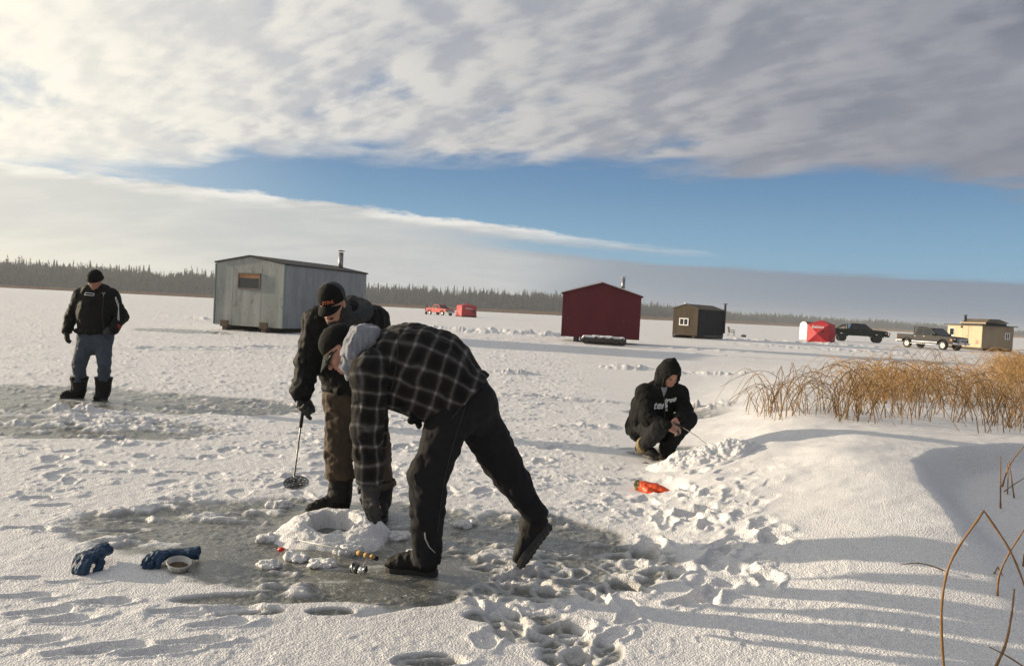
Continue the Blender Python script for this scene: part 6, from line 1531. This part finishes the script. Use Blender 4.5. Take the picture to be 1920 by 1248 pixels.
    mb = MB(); mb.box((2.825, 0, .90+z), (.06, wid-.84, .30), None, .012); g_ = mb.build('grille', M_PLASTIC, r, world=False)
    mb = MB()
    for k in range(3): mb.box((2.862, 0, .80+z+.10*k), (.02, wid-.88, .035), None, .004)
    mb.build('grille_bar', grille, g_, world=False)
    mb = MB(); mb.box((2.86, 0, .60+z), (.20, wid-.02, .20), None, .03); mb.build('front_bumper', grille, r, world=False)
    mb = MB(); mb.box((-2.93, 0, .60+z), (.18, wid-.10, .16), None, .03); mb.build('rear_bumper', grille, r, world=False)
    if sport_bar:
        for s in (1, -1):
            mb = MB(); mb.tube([(-1.28, s*(hw-.14), 1.20+z), (-1.32, s*(hw-.20), 1.72+z), (-1.5, s*(hw-.18), 1.66+z), (-2.35, s*(hw-.12), 1.20+z)], .05, 8); mb.build('roll_bar', M_PLASTIC, r, world=False)
        mb = MB(); mb.tube([(2.95, -hw+.25, .55+z), (3.05, -hw+.25, .95+z), (3.05, hw-.25, .95+z), (2.95, hw-.25, .55+z)], .04, 8); mb.build('bull_bar', M_PLASTIC, r, world=False)
    if rack:
        mb = MB()
        for s in (1, -1): mb.tube([(-1.20, s*.80, 1.2+z), (-1.20, s*.80, 1.92+z)], .03, 6)
        for k in range(3): mb.tube([(-1.20, -.82, 1.50+.2*k+z), (-1.20, .82, 1.50+.2*k+z)], .025, 6)
        mb.build('headache_rack', M_PLASTIC, r, world=False)
        mb = MB(); mb.tube([(2.98, -.40, .45+z), (3.05, -.40, .95+z), (3.05, .40, .95+z), (2.98, .40, .45+z)], .035, 8); mb.tube([(3.05, -.40, .72+z), (3.05, .40, .72+z)], .03, 8); mb.build('bull_bar', M_CHROME, r, world=False)
    return r
def paintm(n, c, c2=None): return mat(n, c, .45, spec=.12, noise=(3, .4, c2) if c2 else None)
gp = at(1746, 652, 71.0); pickup(gp[:2], R_(-66), paintm('charcoal_paint', (.018, .018, .018), (.024, .023, .022)), 'charcoal grey pickup with chrome side step parked before the tan hut', steps=M_CHROME, rack=True, lower=M_CHROME)
dp = at(1609, 638, 88.0); pickup(dp[:2], R_(-14), paintm('dark_green_paint', (.012, .020, .018)), 'dark green lifted pickup with black roll bar behind the red tent', L_=5.3, lift=.16, rim=False, sport_bar=True, grille=M_PLASTIC)
rp = at(825, 590, 138.0); pickup(rp[:2], R_(-48), paintm('red_paint', (.40, .030, .030), (.45, .05, .04)), 'distant red pickup with grey bumper parked beside a red tent', lower=None)

# ------------------------------------------------------------------ far person by the red pickup, folding chair, box on the snow
def far_person():
    Y = 141.0; c = at(799, 591, Y); c[2] = 0
    r = empty('person', c, label='tiny distant person in dark clothes standing behind the red pickup', cat='person'); o = np.array([c[0], c[1], 0]); v = lambda x, y, z: o+np.array([x, y, z])
    C = v(.05, 0, 1.66); hp, w, M = head_prims(C, (.9, -.2, -.3), (.3, 0, 1))
    b = hp+[Cap(w(0, -.02, -.06), v(0, 0, 1.44), .06, .07), Cap(v(0, 0, .95), v(0, 0, 1.35), .14, .17), Cap(v(-.1, 0, .9), v(-.12, 0, .1), .08, .05), Cap(v(.1, 0, .9), v(.08, 0, .1), .08, .05), Cap(v(.0, -.2, 1.4), v(.28, -.22, 1.12), .06, .05), Cap(v(.28, -.22, 1.12), v(.55, -.15, 1.2), .05, .04), Cap(v(0, .2, 1.4), v(.28, .22, 1.12), .06, .05), Cap(v(.28, .22, 1.12), v(.55, .15, 1.2), .05, .04)]
    part('body', b, .02, M_SKIN, r)
    part('jacket', [Cap(v(0, 0, .92), v(0, 0, 1.36), .21, .22, .05, ((1, 0, 0), .75)), Cap(v(0, -.2, 1.4), v(0, .2, 1.4), .09, .09, .05), Cap(v(.0, -.2, 1.4), v(.28, -.22, 1.12), .085, .075), Cap(v(.28, -.22, 1.12), v(.5, -.15, 1.19), .075, .06), Cap(v(0, .2, 1.4), v(.28, .22, 1.12), .085, .075), Cap(v(.28, .22, 1.12), v(.5, .15, 1.19), .075, .06)], .02, M_BLKSHELL, r)
    part('trousers', [Cap(v(-.08, 0, .92), v(.08, 0, .92), .16, .16), Cap(v(-.1, 0, .85), v(-.12, 0, .1), .12, .09), Cap(v(.1, 0, .85), v(.08, 0, .1), .12, .09)], .02, M_CHAR, r)
    part('beanie', [Ell(w(0, -.014, .045), (.095, .115, .10), M), Cut(w(0, 0, 0), M@np.array([0, .2, -1.0]))], .018, M_BLACK, r)
    for x in (-.11, .09): part('boot', [Cap(v(x, 0, .06), v(x+.16, -.02, .05), .07, .055), Cap(v(x, 0, .06), v(x, 0, .3), .075, .08)], .018, M_RUBBER, r)
far_person()
def chair():
    c = at(1371, 628, 84.0); r = empty('camp_chair', (c[0], c[1], 0), 0, 'dark camp chair standing alone on the snow beside the black hut', 'chair')
    mb = MB(); mb.box((0, 0, .42), (.52, .5, .06), None, .02); mb.build('seat', M_TENTB, r, world=False)
    mb = MB(); mb.box((-.30, 0, .68), (.07, .5, .56), Matrix.Rotation(R_(-8), 4, 'Y'), .02); mb.build('backrest', M_TIMBER, r, world=False)
    for x, y in ((-.26, -.24), (-.26, .24), (.26, -.24), (.26, .24)):
        mb = MB(); mb.tube([(x*1.15, y, 0), (x, y, .42)], .022, 6); mb.build('leg', M_PIPEB, r, world=False)
    for y in (-.27, .27):
        mb = MB(); mb.tube([(-.30, y, .62), (.30, y, .64), (.27, y, .42)], .025, 6); mb.build('armrest', M_PIPEB, r, world=False)
chair()
bx_ = at(1394, 629, 82.0); b_ = empty('tackle_box', (bx_[0], bx_[1], 0), R_(20), 'small dark box half sunk in the snow right of the camp chair', 'box')
mb = MB(); mb.box((0, 0, .10), (.5, .25, .2), None, .02); mb.build('case', M_TIMBER, b_, world=False)
mb = MB(); mb.tube([(-.1, 0, .2), (-.08, 0, .27), (.08, 0, .27), (.1, 0, .2)], .015, 6); mb.build('handle', M_PIPEB, b_, world=False)

# ================================================================== far shore
M_SPRUCE = mat('spruce_needles', (.026, .033, .030), .9, noise=(.2, .8, (.036, .042, .037)))
M_BARE = mat('bare_twigs', (.040, .040, .038), .9, noise=(.15, .8, (.056, .053, .048)))
M_BARK = mat('bark', (.06, .048, .038), .9)
M_SHORE = mat('dry_shore_reeds', (.23, .125, .065), .8, noise=(.08, .9, (.30, .19, .10)))
def spruce_tris(base, h, wd, rs_, V, F, n=70):
    """many small drooping sprays round a stem"""
    k = len(V)
    for i in range(n):
        t = (i+rs_.rand())/n; z = h*(.06+.94*t); rr = wd*(1-t)**.85*rs_.uniform(.55, 1.1)+.06
        a = i*2.399+rs_.rand(); d = np.array([math.cos(a), math.sin(a), 0]); s_ = np.array([-d[1], d[0], 0])
        tip = base+np.array([0, 0, z-rr*rs_.uniform(.15, .55)])+d*rr; wid = .05*h*(1-t)**.6+.16
        V += [base+np.array([0, 0, z+h*.03]), tip+s_*wid, tip-s_*wid-np.array([0, 0, rr*.25])]; F.append((k, k+1, k+2)); k += 3
def bare_tris(base, h, wd, rs_, V, F, n=55):
    k = len(V)
    for i in range(n):
        a = rs_.uniform(0, 6.283); t = rs_.uniform(.10, 1.0); z0 = h*t*.75; rr = wd*math.sin(math.pi*min(1, .15+t*.8))*rs_.uniform(.3, 1); d = np.array([math.cos(a), math.sin(a), 0]); s_ = np.array([-d[1], d[0], 0])
        p = base+np.array([0, 0, z0])+d*rr*.35; tip = p+d*rr*.75+np.array([0, 0, h*rs_.uniform(.08, .28)])
        w_ = h*.045+.06; V += [p+s_*w_, p-s_*w_-np.array([0, 0, .1*h]), tip]; F.append((k, k+1, k+2)); k += 3
def dir_px(px): d = ray(px, 560+.0516*(px-960)+20); return unit((d[0], d[1], 0))
SHORE = [(-400, 520), (0, 540), (400, 545), (800, 570), (1000, 585), (1150, 640), (1230, 720), (1300, 860), (1500, 1050), (1700, 1250), (1950, 1500), (2300, 1600)]
def shore_dist(px): return float(np.interp(px, [p[0] for p in SHORE], [p[1] for p in SHORE]))
TOPPX = [(-400, 44), (0, 41), (60, 40), (250, 40), (400, 41), (560, 38), (700, 35), (850, 36), (1000, 36), (1100, 32), (1220, 27), (1300, 22), (1400, 19), (1600, 17), (1700, 15.5), (1800, 13), (1950, 9.5), (2300, 9)]
def top_px(px): return float(np.interp(px, [p[0] for p in TOPPX], [p[1] for p in TOPPX]))
def forest():
    rs_ = np.random.RandomState(5); V, F, V2, F2 = [], [], [], []
    for i in range(3600):
        px = rs_.uniform(-420, 2250); D = shore_dist(px); dep = rs_.rand()**1.3*.11*D; d = dir_px(px); dist = (D+14+dep)/max(.6, 1.0)
        Hh = (top_px(px)*1.08+4)*D/FPX+1.2; base = d*dist; base[2] = 0
        h = Hh*rs_.uniform(.80, .98)*(1+.12*(vnoise2(np.array([px*.02]), np.array([0.5]), 3)[0]-.5)*2)
        far_ = px > 1320
        if rs_.rand() < (.45 if px > 560 else .30): spruce_tris(base, h*rs_.uniform(.9, 1.08), h*.15, rs_, V, F, 26 if far_ else 44)
        else: bare_tris(base, h*.93, h*.26, rs_, V2, F2, 34 if far_ else 60)
        if i % 3 != 0:   # undergrowth fills the foot of the wood
            bare_tris(base-d*6+np.array([rs_.uniform(-4, 4), 0, 0]), h*.75, h*.34, rs_, V2, F2, 46)
    n1 = len(V); allV = np.array(V+V2); allF = np.array(F+[(a+n1, b+n1, c+n1) for a, b, c in F2])
    me = np_mesh('forest', allV, allF, False); o = link('forest', me, [M_SPRUCE, M_BARE]); mi = np.zeros(len(allF), np.int32); mi[len(F):] = 1; me.polygons.foreach_set('material_index', mi)
    tag(o, 'dark wood of spruces and bare trees along the far shore', 'forest', None, 'stuff')
forest()
def lone_spruces():
    rs_ = np.random.RandomState(9)
    spots = [(72, 3, 9), (100, 8, 9), (105, 6, 8), (168, 9, 16), (180, 3, 6), (205, 4, 6), (222, 3, 5), (241, 4, 6), (254, 4, 6), (268, 8, 9), (278, 11, 12), (345, 4, 8), (359, 4, 7), (384, 5, 9), (690, 5, 8), (708, 6, 8), (724, 8, 7), (741, 6, 6), (766, 9, 7), (792, 6, 8), (812, 5, 7), (838, 8, 8), (850, 10, 8), (867, 8, 8), (880, 7, 9), (905, 6, 10), (920, 7, 9), (945, 5, 10), (980, 6, 7), (1001, 5, 6), (1220, 6, 6), (1232, 7, 8), (1250, 5, 6), (1418, 4, 3)]
    for i, (px, ex_, wpx) in enumerate(spots):
        D = shore_dist(px); d = dir_px(px); dist = D+8+rs_.uniform(0, 10); base = d*dist; base[2] = 0; h = (top_px(px)+2+ex_*.45)*D/FPX+1.3; wd = wpx*.55*D/FPX
        side = 'left of the grey hut' if px < 400 else ('between the grey hut and the red hut' if px < 1050 else 'right of the red hut')
        r = empty('spruce_tree', base, label='tall spruce standing out of the far wood, '+side, cat='spruce', group='spruces standing out of the far wood, '+side)
        V, F = [], []; spruce_tris(np.zeros(3), h, wd*1.5, rs_, V, F, 190)
        link('crown', np_mesh('crown', np.array(V), np.array(F), False), M_SPRUCE, r, world=False)
        mb = MB(); mb.tube([(0, 0, 0), (0, 0, h*.6), (0, 0, h*.99)], [.22, .13, .02], 6); mb.build('trunk', M_BARK, r, world=False)
lone_spruces()
def shore_reeds():
    rs_ = np.random.RandomState(15); V, F = [], []; k = 0
    hpx = [(-400, 7), (0, 6.5), (400, 8), (700, 8), (1000, 10), (1200, 10.5), (1460, 8), (1700, 6), (1950, 4)]
    for i in range(15000):
        px = rs_.uniform(-420, 2100); D = shore_dist(px)*.92-10; D = D*rs_.uniform(.80, 1.0); d = dir_px(px); h = float(np.interp(px, [p[0] for p in hpx], [p[1] for p in hpx]))*D/FPX*.62*rs_.uniform(.5, 1.15)
        b = d*D; b[2] = -.05; s_ = np.array([d[1], -d[0], 0]); w_ = D*.0011*rs_.uniform(.6, 1.6); lean = s_*rs_.uniform(-.5, .5)*h
        V += [b-s_*w_, b+s_*w_, b+lean+np.array([0, 0, h])]; F.append((k, k+1, k+2)); k += 3
    tag(link('shore_reeds', np_mesh('shore_reeds', np.array(V), np.array(F), False), M_SHORE), 'russet belt of dry reeds along the far shore', 'reeds', None, 'stuff')
shore_reeds()
